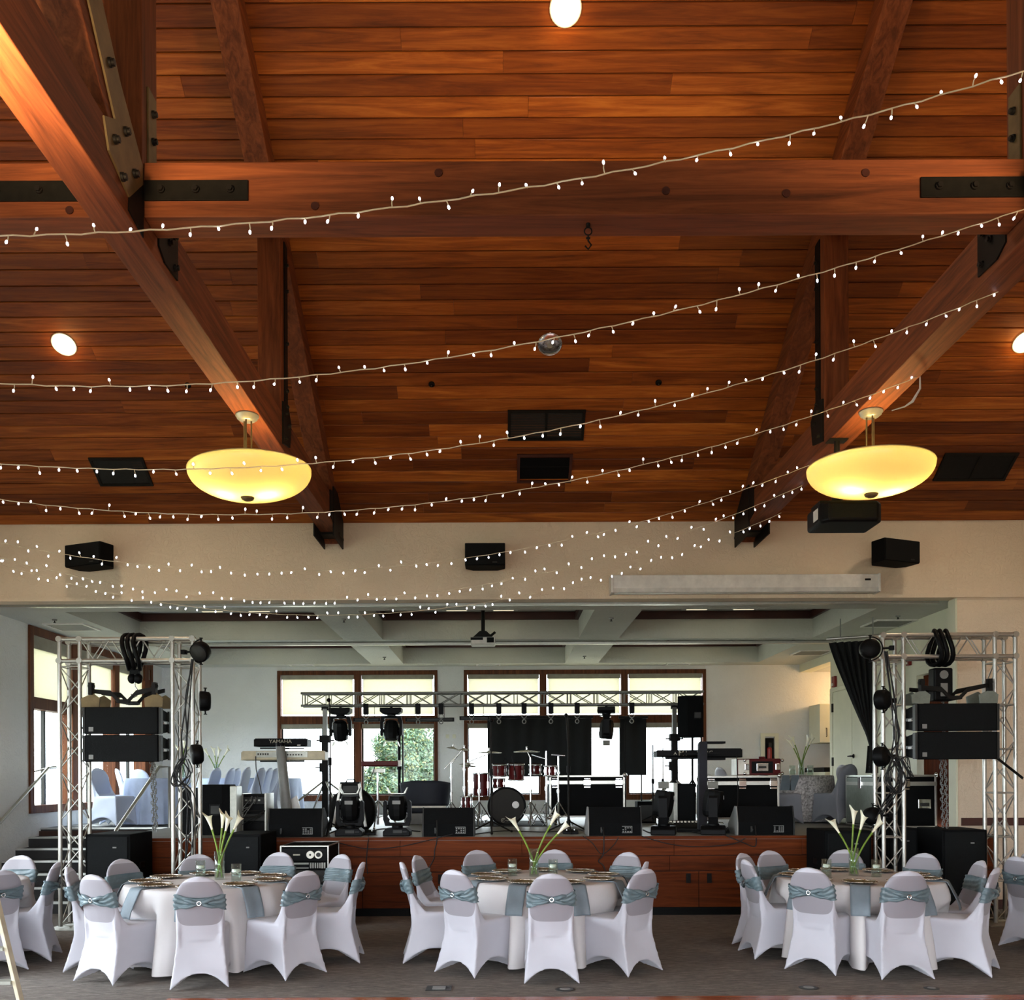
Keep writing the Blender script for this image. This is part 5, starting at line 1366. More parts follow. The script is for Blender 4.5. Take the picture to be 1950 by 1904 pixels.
crank_stand(1284, 'tall dark crank stand holding the right end of the overhead truss')
# black screens before the rear windows
def screen(p0, p1, y0, y1, lab):
    Y = 18.6; a = P(p0, y0, Y); b = P(p1, y1, Y); T = thing('black_screen', lab, 'screen', ((a.x + b.x) / 2, Y, a.z)); w = b.x - a.x; h = a.z - b.z
    mb = MB(); mb.grid(lambda u, v: ((u - .5) * w, .012 * math.sin(u * w * 22), -.03 - v * (h - .03)), 60, 2); o = mb.build('cloth', 'drape', T); s = o.modifiers.new('t', 'SOLIDIFY'); s.thickness = .01
    MB().cyl((-w/2 - .03, 0, 0), (w/2 + .03, 0, 0), .03, n=10).build('top_bar', 'steel', T)
    for x in (-w/2 + .1, w/2 - .1): MB().cyl((x, .02, 0), (x, .02, STZ - a.z), .015, n=8).build('post', 'steel', T)
screen(928, 1127, 1366, 1478, 'wide black cloth screen before the rear window behind the drums')
screen(1181, 1231, 1366, 1476, 'narrow black cloth screen before the right rear window')
# PA speaker at left on stage
a = P(378, 1494, 12.1); b = P(437, 1585, 12.1)
T = thing('loudspeaker', 'upright black loudspeaker with side handle on the stage, right of the left tower', 'speaker', ((a.x + b.x) / 2, 12.1, STZ + .0)); w = b.x - a.x; h = a.z - STZ
MB().prism([(-w/2, .0), (w/2 - .1, -.0), (w/2, .04), (w/2, .30), (-w/2, .38)], 0, h, 'xy').build('cabinet', 'blackm', T, .012)
MB().box(-.06, .09, -.012, .0, h * .38, h * .62).build('handle_recess', 'black', T, .01); MB().box(-.04, .07, -.018, -.012, h * .42, h * .58).build('handle', 'dgrey', T, .01)
MB().box(w/2 + .0, w/2 + .09, .02, .28, 0, h - .02).build('grille', 'silverpanel', T, .01)
a = P(338, 1500, 12.35); b = P(372, 1585, 12.35)
T = thing('loudspeaker', 'black loudspeaker seen through the right leg of the left truss tower', 'speaker', ((a.x + b.x) / 2, 12.35, STZ)); w = b.x - a.x; h = a.z - STZ
MB().prism([(-w/2, 0), (w/2, 0), (w/2, .3), (-w/2, .36)], 0, h, 'xy').build('cabinet', 'blackm', T, .012); MB().box(-w/2 + .02, w/2 - .02, -.012, 0, .02, h - .02).build('grille', 'grille', T, .003)
# gear rack on stage at left with cables
a = P(464, 1512, 12.7); b = P(503, 1574, 12.7); T = thing('patch_rack', 'small open rack of black gear with tangled cables on the stage at left', 'equipment rack', ((a.x + b.x) / 2, 12.7, STZ)); w = b.x - a.x + .04; h = a.z - STZ
MB().box(-w/2, w/2, .02, .4, 0, h).build('case', 'black', T, .004)
for s in (-1, 1): MB().box(s * w/2 - .012, s * w/2 + .012, -.01, .42, 0, h + .01).build('side_rail', 'alu', T, .002)
for k in range(4): MB().box(-w/2 + .02, w/2 - .02, 0, .02, h * (.08 + .22 * k), h * (.26 + .22 * k)).build('unit', 'dgrey' if k % 2 else 'black', T, .003)
for k in range(4): MB().box(-w/2 + .04 + k * .06, -w/2 + .07 + k * .06, -.006, 0, h * .82, h * .86).build('connector', 'silverpanel', T)
rr = random.Random(3)
for k in range(7):
    pts = [Vector((rr.uniform(-w/2, w/2), -.02, rr.uniform(.1, h))) for _ in range(3)] + [Vector((rr.uniform(-w, -w/2), -.05, rr.uniform(0.02, h * .6)))]
    MB().tube([pts[0], pts[0].lerp(pts[1], .5) + Vector((0, -.06, -.05)), pts[1], pts[1].lerp(pts[3], .5) + Vector((0, -.05, 0)), pts[3]], .006, 5).build('cable', 'rubber' if k % 2 else 'grey', T)
# keyboards at left
YK = 13.4
def keyboard(p0, p1, py0, py1, mat, lab, txt=None, keys=True, Y=YK, d=.30):
    a = P(p0, py0, Y); b = P(p1, py1, Y); w = b.x - a.x; h = a.z - b.z
    T = thing('keyboard', lab, 'keyboard', ((a.x + b.x) / 2, Y, b.z))
    MB().prism([(0, .01), (0, h), (.10, h), (d, h * .55), (d, .0), (.02, 0)], -w/2, w/2, 'yz').build('body', mat, T, .008)
    if keys:
        m = MB(); n = int((w - .16) / .0236)
        for k in range(n): m.box(-w/2 + .08 + k * .0236, -w/2 + .08 + k * .0236 + .0215, d - .14, d + .005, h * .6, h * .78)
        m.build('white_keys', 'white_p', T)
    for s in (-1, 1): MB().box(s * w/2 - .015, s * w/2 + .015, .0, d, .0, h * .9).build('end_block', mat, T, .006)
    return T, w, h
T, w, h = keyboard(485, 583, 1406, 1421, 'black', 'small black keyboard on the upper tier of the left keyboard stand')
text('lettering', 'YAMAHA', h * .62, 'letter', T, (-.0, -.003, h * .6), cx=1.1); MB().box(w/2 - .13, w/2 - .08, -.004, 0, .01, .025).build('socket', 'white_p', T)
T, w, h = keyboard(461, 617, 1430, 1447, 'beige_p', 'long beige keyboard on the lower tier of the left keyboard stand', Y=YK - .12)
MB().box(-w*.33, w * .3, -.006, 0, h * .3, h * .95).build('rear_panel', 'silverpanel', T, .002)
m = MB(); [m.box(-w*.31 + k * .035, -w*.31 + k * .035 + .02, -.010, -.005, h * .55, h * .75) for k in range(5)]; [m.box(w*.05 + k * .04, w*.05 + k * .04 + .02, -.010, -.005, h * .5, h * .65) for k in range(6)]; m.build('connector', 'dgrey', T)
a = P(532, 1412, YK - .2); b = P(549, 1545, YK - .2); T = thing('keyboard_stand', 'grey slanted column stand holding the left keyboards', 'keyboard stand', (b.x, YK - .2, STZ))
tp = P(534, 1420, YK - .2) - Vector((b.x, YK - .2, STZ))
MB().cyl((.0, 0, .02), (tp.x, 0, tp.z), .082, .066, 20).build('column', 'grey', T)
MB().cyl((tp.x, -.0, tp.z - .01), (tp.x, 0, tp.z + .04), .068).build('cap', 'black', T)
MB().prism([(-.22, 0), (-.12, .35), (.10, .5), (.24, 0)], .10, .12, 'xz').build('foot_panel', 'white_p', T)
for dz in (-.02, -.21): MB().box(tp.x - .05, tp.x + .05, .0, .36, tp.z + dz - .02, tp.z + dz).box(tp.x - .32, tp.x + .32, .1, .13, tp.z + dz - .02, tp.z + dz).build('support_arm', 'black', T)
MB().box(-.3, .3, -.1, .35, 0, .03).build('base', 'black', T)
# mic stands
def mic_stand(px, pyt, Y, lab, boom=None, mat='steel', spread=.32, r=.011):
    q = P(px, pyt, Y); T = thing('mic_stand', lab, 'microphone stand', (q.x, Y, STZ)); H = q.z - STZ
    MB().cyl((0, 0, .06), (0, 0, H * .55), r * 1.25, n=8).build('lower_tube', mat, T); MB().cyl((0, 0, H * .5), (0, 0, H), r * .9, n=8).build('upper_tube', mat, T)
    MB().cyl((0, 0, H * .52), (0, 0, H * .58), r * 2.2).build('clutch', 'black', T)
    tripod(T, H, spread, r, mat, 3, zj=.16, rot=.55, brace=False); MB().cyl((0, 0, .10), (0, 0, .22), r * 2.6, r * 1.4).build('hub', 'black', T)
    if boom:
        b = P(boom[0], boom[1], Y) - Vector((q.x, Y, STZ)); c = P(boom[2], boom[3], Y) - Vector((q.x, Y, STZ)); MB().cyl(b, c, r * .8, n=8).build('boom', mat, T)
        MB().sphere(tuple(c), .028, 10, 8).build('microphone', 'black', T)
    return T
mic_stand(628, 1335, 12.0, 'tall thin black mic stand left of the left moving head', (627, 1334, 626, 1333))
mic_stand(935, 1375, 12.3, 'tall black mic stand directly in front of the bass drum', (933, 1420, 936, 1372))
mic_stand(1082, 1366, 12.3, 'tall black mic stand with boom before the middle road case', (1083, 1440, 1078, 1362))
mic_stand(1243, 1418, 14.0, 'slim stand with a flat top right of the narrow black screen', None, 'steel')
mic_stand(1262, 1424, 15.4, 'slim brownish stand left of the right keyboard', None, 'bronze')
# red keyboard on tripod
YR = 13.6; T, w, h = keyboard(690, 757, 1449, 1459, 'red', 'small red keyboard on a chrome tripod before the tree window', Y=YR, d=.28)
MB().box(w/2 + .0, w/2 + .05, .0, .1, .0, h * 1.1).build('side_panel', 'white_p', T)
q = P(719, 1461, YR + .12); T = thing('tripod_stand', 'chrome tripod stand under the small red keyboard', 'stand', (q.x, YR + .12, STZ)); H = q.z - STZ - .02
MB().cyl((0, 0, .05), (0, 0, H * .6), .020).build('lower_tube', 'chrome', T); MB().cyl((0, 0, H * .55), (0, 0, H), .014).build('upper_tube', 'chrome', T); tripod(T, H, .34, .012, 'chrome', 3, zj=.42, rot=.5)
MB().box(-.08, .1, -.06, .1, H - .06, H).build('mount_plate', 'silverpanel', T, .004)
# tall thin stand at the tree window
q = P(760, 1385, 16.9); T = thing('light_stand', 'thin black stand in front of the tree window', 'stand', (q.x, 16.9, STZ)); MB().cyl((0, 0, .03), (0, 0, q.z - STZ), .028).build('pole', 'black', T); tripod(T, 1, .4, .014, 'black', 3, zj=.35)
MB().cyl((0, 0, .9), (0, 0, .98), .045).build('collar', 'black', T)
# floor fan / drum light behind the left moving head
a = P(668, 1492, 13.2); T = thing('drum_fan', 'big round black floor fan with sloping handle frame behind the left moving head', 'fan', (a.x, 13.2, STZ)); H = a.z - STZ
for_h = MB(); for_h.lathe([(0, -.12), (.30, -.12), (.34, -.09), (.35, 0), (.34, .09), (.30, .12), (0, .12)], 36); o = for_h.build('drum', 'black', T); o.rotation_euler = (PI/2, 0, 0); o.location = (0, .15, H - .40)
for s in (-1, 1): MB().bar((s * .13, -.06, H), (s * .23, -.12, .05), .035, .06, 0, (0, 1, 0)).build('side_bar', 'alu', T, .004)
MB().prism([(-.13, H), (.13, H), (.22, .1), (-.22, .1)], -.04, -.02, 'xz').build('front_panel', 'black', T)
MB().prism([(-.10, H - .03), (.10, H - .03), (.12, H - .17), (-.12, H - .17)], -.05, -.04, 'xz').build('window_panel', 'dgrey', T)
MB().box(-.17, .17, -.08, -.05, H - .24, H - .215).build('crossbar', 'alu', T); MB().box(-.14, .14, -.09, .05, H - .02, H + .025).build('top_panel', 'black', T, .006)
MB().tube([(-.07, 0, H + .02), (-.05, 0, H + .06), (.05, 0, H + .06), (.07, 0, H + .02)], .009).build('handle', 'black', T)
# tub chair
a = P(808, 1486, 14.6); T = thing('tub_chair', 'dark navy tub chair with grey base on the stage left of the drums', 'chair', (a.x, 14.9, STZ)); H = a.z - STZ
mb = MB()
def tub(u, v):
    t = PI * (1.0 + u) ; x = math.cos(t) * (.34 + .05 * v); y = math.sin(t) * (.30); return (x, y * (1 if True else 1), .30 + v * (H - .30) * (1 - .10 * (abs(math.cos(t)) ** 3)))
mb.grid(tub, 30, 8); o = mb.build('backrest', 'navy', T); s = o.modifiers.new('t', 'SOLIDIFY'); s.thickness = .07; s.offset = 0
MB().box(-.30, .30, -.22, .3, .18, .34).build('seat', 'navy', T, .03); MB().box(-.36, .34, -.34, -.30, .27, .30).build('piping', 'candle', T)
MB().box(-.33, .33, -.26, .26, 0, .18).build('base', 'grey', T, .01)
# ---------------- drum kit
YD = 14.3; q = P(965, 1560, YD)
DK = thing('drum_kit', 'dark red drum kit with cymbals in the middle of the stage', 'drum kit', (q.x, YD, STZ)); dq = Vector((q.x, YD, STZ))
def dp(px, py, Y=YD): return P(px, py, Y) - dq
c = dp(965, 1527); R = dp(1000, 1527).x - c.x
m = MB(); m.cyl((c.x, 0, R + .01), (c.x, .42, R + .01), R * .97, n=48); b_ = m.build('bass_drum', 'red', DK)
MB().cyl((c.x, -.012, R + .01), (c.x, -.004, R + .01), R * .94, n=48).build('drum_head', 'drumhead', b_)
for y in (0, .42): MB().tube([(c.x + R * math.cos(t), y, R + .01 + R * math.sin(t)) for t in [2 * PI * k / 48 for k in range(48)]], .017, 8, closed=True).build('hoop', 'black', b_)
MB().cyl((c.x + R * .48, -.016, R * 1.12), (c.x + R * .48, -.012, R * 1.12), R * .19, n=32).build('port_hole', 'white_p', b_)
m = MB(); ex, ez = c.x - R * .2, R * .28
m.tube([(ex + .03 * math.cos(t), -.016, ez + .03 * math.sin(t)) for t in [.6 + k * .35 for k in range(15)]], .004, 5)
m.tube([(ex + .012 * math.cos(t), -.016, ez + .012 * math.sin(t)) for t in [k * .5 for k in range(10)]], .003, 5)
m.tube([(ex + .03 + k * .012, -.016, ez - .006 + .005 * math.sin(k * 1.6)) for k in range(11)], .0028, 5); m.build('emblem', 'letter', b_)
def drum(px, py0, py1, wpx, Y, name_, tilt=0.0):
    t = dp(px, py0, Y); bt = dp(px, py1, Y); r = (wpx / 2) * Y / F_PX; h = t.z - bt.z
    m = MB().cyl((0, 0, 0), (0, 0, h), r, n=32); o = m.build(name_, 'red', DK); o.location = bt; o.rotation_euler[0] = tilt
    for z in (0, h): MB().lathe([(r + .004, -.012), (r + .014, -.01), (r + .014, .01), (r + .004, .012)], 32, (0, 0, z)).build('rim', 'chrome', o)
    MB().cyl((0, 0, h), (0, 0, h + .003), r - .005, n=32).build('drum_head', 'drumhead', o)
    l = MB()
    for k in range(6):
        a_ = 2 * PI * k / 6 + .3; l.cyl((r * 1.03 * math.cos(a_), r * 1.03 * math.sin(a_), .01), (r * 1.03 * math.cos(a_), r * 1.03 * math.sin(a_), h - .01), .006, n=6); l.box(r * 1.03 * math.cos(a_) - .012, r * 1.03 * math.cos(a_) + .012, r * 1.03 * math.sin(a_) - .012, r * 1.03 * math.sin(a_) + .012, h * .35, h * .65)
    l.build('lug', 'chrome', o); return o
drum(951, 1456, 1477, 26, 14.45, 'tom_drum', .12); drum(983, 1455, 1484, 29, 14.45, 'tom_drum', .12)
drum(1019, 1456, 1474, 22, 14.7, 'tom_drum', .1); drum(1048, 1459, 1477, 22, 13.95, 'tom_drum')
drum(917, 1473, 1516, 32, 14.9, 'floor_tom'); drum(950, 1483, 1500, 24, 15.1, 'snare_drum'); drum(889, 1517, 1540, 20, 14.3, 'snare_drum')
def cymbal(px, py, wpx, Y, rot=(0, 0)):
    c_ = dp(px, py, Y); r = wpx / 2 * Y / F_PX; o = MB().lathe([(0, .022), (.02, .022), (.035, .008), (r * .6, .002), (r, -.012), (r, -.015), (r * .6, -.001), (.03, .004), (0, .018)], 36).build('cymbal', 'brass', DK); o.location = c_; o.rotation_euler = (rot[0], rot[1], 0)
    MB().cyl((0, 0, .02), (0, 0, .06), .010).sphere((0, 0, .06), .016, 8, 6).build('wing_nut', 'chrome', o)
def cstand(px, pyt, pyb, Y, arm=None, sp=.26):
    t = dp(px, pyt, Y); b2 = dp(px, pyb, Y); b2.z = 0; o = MB().cyl((t.x, t.y, .2), (t.x, t.y, t.z), .012, n=8).cyl((t.x, t.y, .1), (t.x, t.y, t.z * .5), .017, n=8).cyl((t.x, t.y, t.z * .48), (t.x, t.y, t.z * .53), .024, n=8).cyl((t.x, t.y, t.z * .75), (t.x, t.y, t.z * .78), .02, n=8)
    if arm: e_ = dp(arm[0], arm[1], Y); s_ = dp(arm[2], arm[3], Y); o.cyl(s_, e_, .010, n=8)
    o = o.build('cymbal_stand', 'chrome', DK)
    for k in range(3):
        a_ = 2 * PI * k / 3 + .5; x, y = t.x + sp * math.cos(a_), t.y + sp * math.sin(a_); MB().cyl((t.x, t.y, .38), (x, y, .012), .009, n=6).cyl((t.x, t.y, .12), (t.x + (x - t.x) * .55, t.y + (y - t.y) * .55, .19), .006, n=6).build('leg', 'chrome', o)
cstand(859, 1452, 1540, 14.2, (846, 1464, 873, 1436)); cstand(884, 1432, 1540, 14.6, (884, 1422, 859, 1455)); cstand(912, 1442, 1550, 14.3, (893, 1450, 930, 1436)); cstand(893, 1462, 1550, 14.9)
cstand(1010, 1442, 1560, 14.2, (1003, 1428, 1010, 1444)); cstand(1040, 1430, 1560, 13.9, (1012, 1437, 1042, 1446)); cstand(1063, 1440, 1560, 13.85, (1050, 1437, 1076, 1439))
cymbal(884, 1427, 30, 14.6, (0, .0)); cymbal(862, 1424, 24, 14.2, (0, .18)); cymbal(931, 1432, 50, 14.5); cymbal(1003, 1430, 49, 14.2); cymbal(891, 1454, 38, 14.9); cymbal(893, 1458, 34, 14.9, (.04, .05))
m = MB(); m.tube([dp(957, 1452), dp(962, 1444), dp(968, 1450), dp(972, 1462)], .006); m.tube([dp(975, 1440), dp(978, 1456), dp(983, 1480)], .007); m.build('drum_mic', 'black', DK)
m = MB(); rr = random.Random(11)
for k in range(26):
    x = rr.choice((rr.uniform(845, 930), rr.uniform(1000, 1045))); p_ = dp(x, rr.uniform(1530, 1560), 14.3 + rr.uniform(-.2, .5)); p_.z = rr.uniform(.05, .35); q_ = p_ + Vector((rr.uniform(-.15, .15), rr.uniform(-.1, .1), -p_.z + .02)); m.cyl(p_, q_, .008, n=6)
m.build('hardware', 'chrome', DK)
MB().box(c.x - .9, c.x + .60, -.35, 1.3, .0, .012).build('rug', 'drape', DK)
# ---------------- road cases
def road_case(p0, p1, pyt, Y, d, lab, latches=3, wheels=True, body='blackm', lidf=.17, zbot=None, rz=0, handles=False):
    a = P(p0, pyt, Y); b = P(p1, pyt, Y); w = b.x - a.x; top = (a.z + b.z) / 2 - STZ; zb_ = .12 if wheels else .01
    T = thing('road_case', lab, 'road case', ((a.x + b.x) / 2, Y, STZ), rz, 'aluminium edged road cases on stage'); lid = top - (top - zb_) * lidf
    MB().box(-w/2 + .01, w/2 - .01, .01, d - .01, zb_ + .01, lid - .005).build('body', body, T); MB().box(-w/2 + .01, w/2 - .01, .01, d - .01, lid + .005, top - .01).build('lid', body, T)
    e = MB(); t = .03
    for x in (-w/2, w/2 - t):
        for y in (-.004, d - t): e.box(x, x + t, y, y + t + .004, zb_, top)
    for z in (zb_, top - t): e.box(-w/2, w/2, -.004, t, z, z + t).box(-w/2, w/2, d - t, d, z, z + t).box(-w/2, -w/2 + t, 0, d, z, z + t).box(w/2 - t, w/2, 0, d, z, z + t)
    e.box(-w/2, w/2, -.010, .01, lid - .03, lid + .03).box(-w/2 - .004, -w/2 + .01, 0, d, lid - .03, lid + .03).box(w/2 - .01, w/2 + .004, 0, d, lid - .03, lid + .03)
    e.build('edge_profile', 'alu', T, .003)
    c_ = MB()
    for x in (-w/2, w/2):
        for z in (zb_, top): c_.sphere((x, 0, z), .036, 10, 8)
    c_.build('ball_corner', 'chrome', T)
    for k in range(latches):
        x = -w/2 + w * ((k + .5) / latches if latches < 3 else (.08 + .42 * k)); l = MB()
        l.box(x - .055, x + .055, -.022, -.008, lid - .045, lid + .04).box(x - .05, x + .05, -.020, -.008, lid + .05, lid + .065).box(x - .05, x + .05, -.020, -.008, lid - .085, lid - .06)
        l.build('latch', 'chrome', T, .004)
    if handles:
        x = w * .3; MB().box(x - .09, x + .09, -.012, .0, lid * .45, lid * .45 + .13).build('handle_dish', 'chrome', T, .008); MB().box(x - .06, x + .06, -.03, -.012, lid * .45 + .03, lid * .45 + .08).build('handle', 'dgrey', T, .01)
    if wheels:
        for x in (-w/2 + .1, w/2 - .1):
            for y in (.1, d - .1):
                wh = MB(); wh.cyl((x - .02, y, .05), (x + .02, y, .05), .05, n=16); wh.box(x - .03, x + .03, y - .03, y + .03, .07, .12); wh.build('caster', 'dgrey', T)
    return T
road_case(1046, 1190, 1476, 14.25, .7, 'black road case with three latches directly right of the drum kit')
road_case(1343, 1484, 1477, 13.35, .62, 'black road case with three latches carrying the red flight case')
T = road_case(1665, 1784, 1475, 12.9, 1.08, 'large road case with a grey-green painted reflection and dished handle behind the right tower', 1, False, 'blackm', handles=True)
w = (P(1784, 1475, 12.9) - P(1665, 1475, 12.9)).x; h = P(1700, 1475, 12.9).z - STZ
MB().box(-w/2 - .003, -w/2 + .012, .04, 1.04, .05, h * .8).build('side_panel', 'greenplate_reflection', T); MB().box(-w/2 - .003, -w/2 + .012, .04, 1.04, h * .87, h - .04).build('side_panel', 'greenplate_reflection', T)  # reflected light painted onto the left face of the black case
l = MB().box(-w/2 - .02, -w/2, .45, .56, h * .74, h * .96); l.build('latch', 'chrome', T, .004)
# red flight case
a = P(1404, 1443, 13.45); b = P(1487, 1474, 13.45); T = thing('flight_case', 'small red flight case with chrome latches lying on a black road case', 'flight case', ((a.x + b.x) / 2, 13.45, P(1400, 1476, 13.35).z)); w = b.x - a.x; h = a.z - b.z
MB().box(-w/2 + .18, w/2, 0, .35, 0, h).build('body', 'red', T, .01); MB().box(-w/2, -w/2 + .175, .0, .35, .0, h).build('side_panel', 'candle', T, .004)
e = MB(); [e.box(-w/2 + (0 if True else 0), -w/2 + .18, -.004, .01, z, z + .012) for z in (0, h - .012)]; e.box(-w/2, -w/2 + .012, -.004, .01, 0, h).build('edge_trim', 'red', T)
MB().box(-.11, .20, -.012, .0, .03, h - .04).build('front_plate', 'black', T, .004); MB().box(-.04, .13, -.022, -.012, .06, h - .07).build('handle_dish', 'chrome', T, .01); MB().box(-.01, .1, -.03, -.02, .10, h - .11).build('handle', 'dgrey', T, .006)
for x in (-.18, .27):
    MB().box(x - .035, x + .035, -.02, 0, h * .3, h * .7).build('latch', 'chrome', T, .008)
    for z in (.025, h - .025): MB().sphere((x + (.07 if x > 0 else -.03), 0, z), .026, 10, 8).build('ball_corner', 'chrome', T)
MB().box(.0, .09, .0, .04, h, h + .03).build('top_tab', 'red', T, .008)
# PA speaker up on a pole at right
a = P(1291, 1325, 15.6); b = P(1338, 1404, 15.6); T = thing('pole_speaker', 'black loudspeaker raised on a pole before the right rear window', 'speaker', ((a.x + b.x) / 2, 15.6, STZ)); w = (b.x - a.x); z0 = b.z - STZ; z1 = a.z - STZ
MB().prism([(-w/2, .06), (-w * .18, -.12), (w/2, -.08), (w/2 + .03, .2), (-w * .1, .3)], z0, z1, 'xy').build('cabinet', 'blackm', T, .012)
MB().box(w * .1, w * .38, -.135, -.09, z0 + (z1 - z0) * .45, z0 + (z1 - z0) * .6).build('handle', 'dgrey', T, .01)
MB().cyl((.05, .08, 0.1), (.05, .08, z0), .02).build('pole', 'black', T)
for k in range(3):
    t = 2 * PI * k / 3 + .4; MB().cyl((.05, .08, .7), (.05 + .45 * math.cos(t), .08 + .45 * math.sin(t), .01), .014).build('leg', 'black', T)
# right keyboards
YK2 = 12.9
T, w, h = keyboard(1253, 1333, 1428, 1441, 'black', 'dark keyboard marked M1 left of the right keyboard column', Y=YK2)
text('lettering', 'M1', h * 1.0, 'letter', T, (w * .1, -.004, h * .5), cx=1.1); MB().prism([(-w * .13, h * .3), (-w * .09, h * .7), (-w * .05, h * .3), (-w*.065, h*.3), (-w*.09, h*.52), (-w*.115, h*.3)], -.005, 0, 'xz').build('arrow_mark', 'letter', T)
MB().box(-w * .3, w * .5, .02, .1, -.03, .0).build('bottom_step', 'black', T)
T, w, h = keyboard(1336, 1412, 1425, 1442, 'black', 'dark keyboard reaching right from the right keyboard column', Y=YK2)
text('lettering', 'KORG', h * .62, 'letter', T, (-w * .42, -.004, h * .5), cx=1.05)
MB().box(-w*.45, w * .1, .0, .2, -.035, .0).build('bottom_step', 'black', T)
q = P(1337, 1590, 12.2); T = thing('keyboard_column', 'tall dark slanted keyboard column stand at right on the stage', 'keyboard stand', (q.x, 12.2, STZ)); tp = P(1333, 1415, 12.75) - T.location
MB().bar((0, 0, .02), (tp.x, tp.y - .16, tp.z), .115, .10, 0, (0, 1, 0)).build('column', 'navy', T, .01)
for s, nm in ((-1, 'left'), (1, 'right')): MB().bar((0, 0, .03), (s * .3, .12, .02), .05, .04).build('foot', 'black', T)
MB().box(tp.x - .25, tp.x + .25, tp.y - .12, tp.y + .3, tp.z - .13 - .03, tp.z - .13).build('support_arm', 'black', T)
MB().box(tp.x + .05, tp.x + .33, tp.y - .1, tp.y + .1, tp.z - .01, tp.z + .02).build('upper_arm', 'black', T)
# black amp box with grey side
a = P(1283, 1492, 13.6); b = P(1325, 1492, 13.6); T = thing('amplifier_box', 'upright black box with a pale side behind the right keyboard stand', 'speaker', ((a.x + b.x) / 2, 13.6, STZ)); w = b.x - a.x; h = a.z - STZ
MB().box(-w/2 + .07, w/2, 0, .4, 0, h).build('cabinet', 'blackm', T, .008); MB().box(-w/2 - .0, -w/2 + .065, 0.02, .4, 0, h + .01).build('side_panel', 'silverpanel', T, .008)
MB().box(-w/2 + .09, w/2 - .02, -.01, 0, .03, h - .03).build('grille', 'grille', T, .003)
# guitar amp low at right of middle case, mixer
a = P(1214, 1526, 14.8); b = P(1250, 1526, 14.8); T = thing('small_amplifier', 'low dark amplifier with a metal grille under the right rear window', 'speaker', ((a.x + b.x) / 2, 14.8, STZ)); w = b.x - a.x; h = a.z - STZ
MB().box(-w/2, w/2, 0, .3, 0, h).build('cabinet', 'blackm', T, .008); MB().box(-w/2 + .02, w/2 - .02, -.01, 0, .03, h - .06).build('grille', 'dgrey', T, .003)
q = P(1305, 1568, 12.6); T = thing('pedal_board', 'low pedal board with pale switches beside the side-on moving head', 'pedal board', (q.x, 12.5, STZ))
MB().prism([(0, 0), (0, .05), (.25, .14), (.25, 0)], -.22, .25, 'yz').build('board', 'black', T, .006); m = MB(); [m.box(-.2 + k * .05, -.17 + k * .05, .16, .2, .11, .135) for k in range(9)]; m.build('switch', 'candle', T)
# foot controllers / small floor gear between moving heads
for px, lab in ((700, 'small black foot pedal between the two front-facing moving heads'), (1398, 'small black power box at the stage edge by the right moving head'), (1087, 'small teal-grey pedal on the stage in front of the middle road case')):
    q = P(px, 1585, 12.0); T = thing('foot_pedal', lab, 'pedal', (q.x, 12.0, STZ)); MB().prism([(0, 0), (0, .03), (.12, .06), (.12, 0)], -.1, .1, 'yz').build('body', 'black', T, .005); MB().cyl((-.05, .05, .045), (-.05, .05, .065), .014).cyl((.05, .05, .045), (.05, .05, .065), .014).build('switch', 'chrome', T)
# cables on the floor of the stage and over its front
e = STZ + .01
def C(pts, r, lab): cable('cable', pts, r, lab, 'rubber', 'black cables at the stage edge')
def sf(px, py, z=None):   # stage floor point
    p = PZ(px, py, STZ + .008); p.y = max(p.y, 11.5); return p
def fr(px, py): return P(px, py, YF - .015)
C([P(572 + 260, 1562, 11.58), fr(832, 1600), fr(828, 1618), fr(826, 1636), fr(812, 1660), fr(806, 1672)], .007, 'black cable dangling from the wedge monitor left of the middle lilies')
C([sf(700, 1586), fr(702, 1597), fr(700, 1610), fr(698, 1640), fr(700, 1664)], .006, 'black cable hanging down the stage front left of centre')
C([fr(645, 1605), fr(700, 1616), fr(760, 1612), fr(815, 1600), fr(862, 1588)], .006, 'black cable sagging along the stage front under the two moving heads')
C([P(1149, 1575, 11.58), fr(1150, 1597), fr(1149, 1626), fr(1140, 1640), fr(1150, 1650), fr(1160, 1690)], .007, 'black cable dangling from the wedge monitor right of the drums')
C([fr(1110, 1592), fr(1128, 1605), fr(1146, 1626), fr(1168, 1610), fr(1178, 1594)], .006, 'black cable loop in front of the wedge monitor right of the drums')
C([fr(1222, 1592), fr(1270, 1606), fr(1320, 1612), fr(1390, 1608), fr(1420, 1596)], .006, 'black cable sagging along the stage front at right')
C([fr(1380, 1590), fr(1410, 1602), fr(1436, 1612), fr(1440, 1600), P(1438, 1572, 11.58)], .007, 'black cable dangling from the wedge monitor at the right end')
C([sf(624, 1588), sf(650, 1580), sf(700, 1584), sf(730, 1578), sf(800, 1583)], .009, 'black cables lying between the two front-facing moving heads')
C([sf(905, 1588), sf(960, 1582), sf(1040, 1584), sf(1100, 1580), sf(1120, 1586)], .007, 'black cable lying on the stage in front of the drums')
C([sf(1225, 1580), sf(1245, 1586), sf(1300, 1582), sf(1345, 1587), sf(1400, 1580)], .009, 'black cables lying by the right side-on moving heads')
C([P(1403, 1440, YK2 - .02), P(1404, 1480, 12.8), P(1405, 1520, 12.6), P(1400, 1560, 12.4), sf(1380, 1580)], .006, 'thin cable falling from the right keyboard in front of the road case')
C([P(487, 1440, YK - .14), P(488, 1465, YK - .2), P(494, 1490, YK - .5), P(498, 1512, 12.75)], .007, 'black cable falling from the left keyboards to the small open rack')
C([P(714, 1460, YR), P(706, 1482, YR), P(697, 1512, YR), sf(690, 1560)], .006, 'thin cable falling from the small red keyboard')
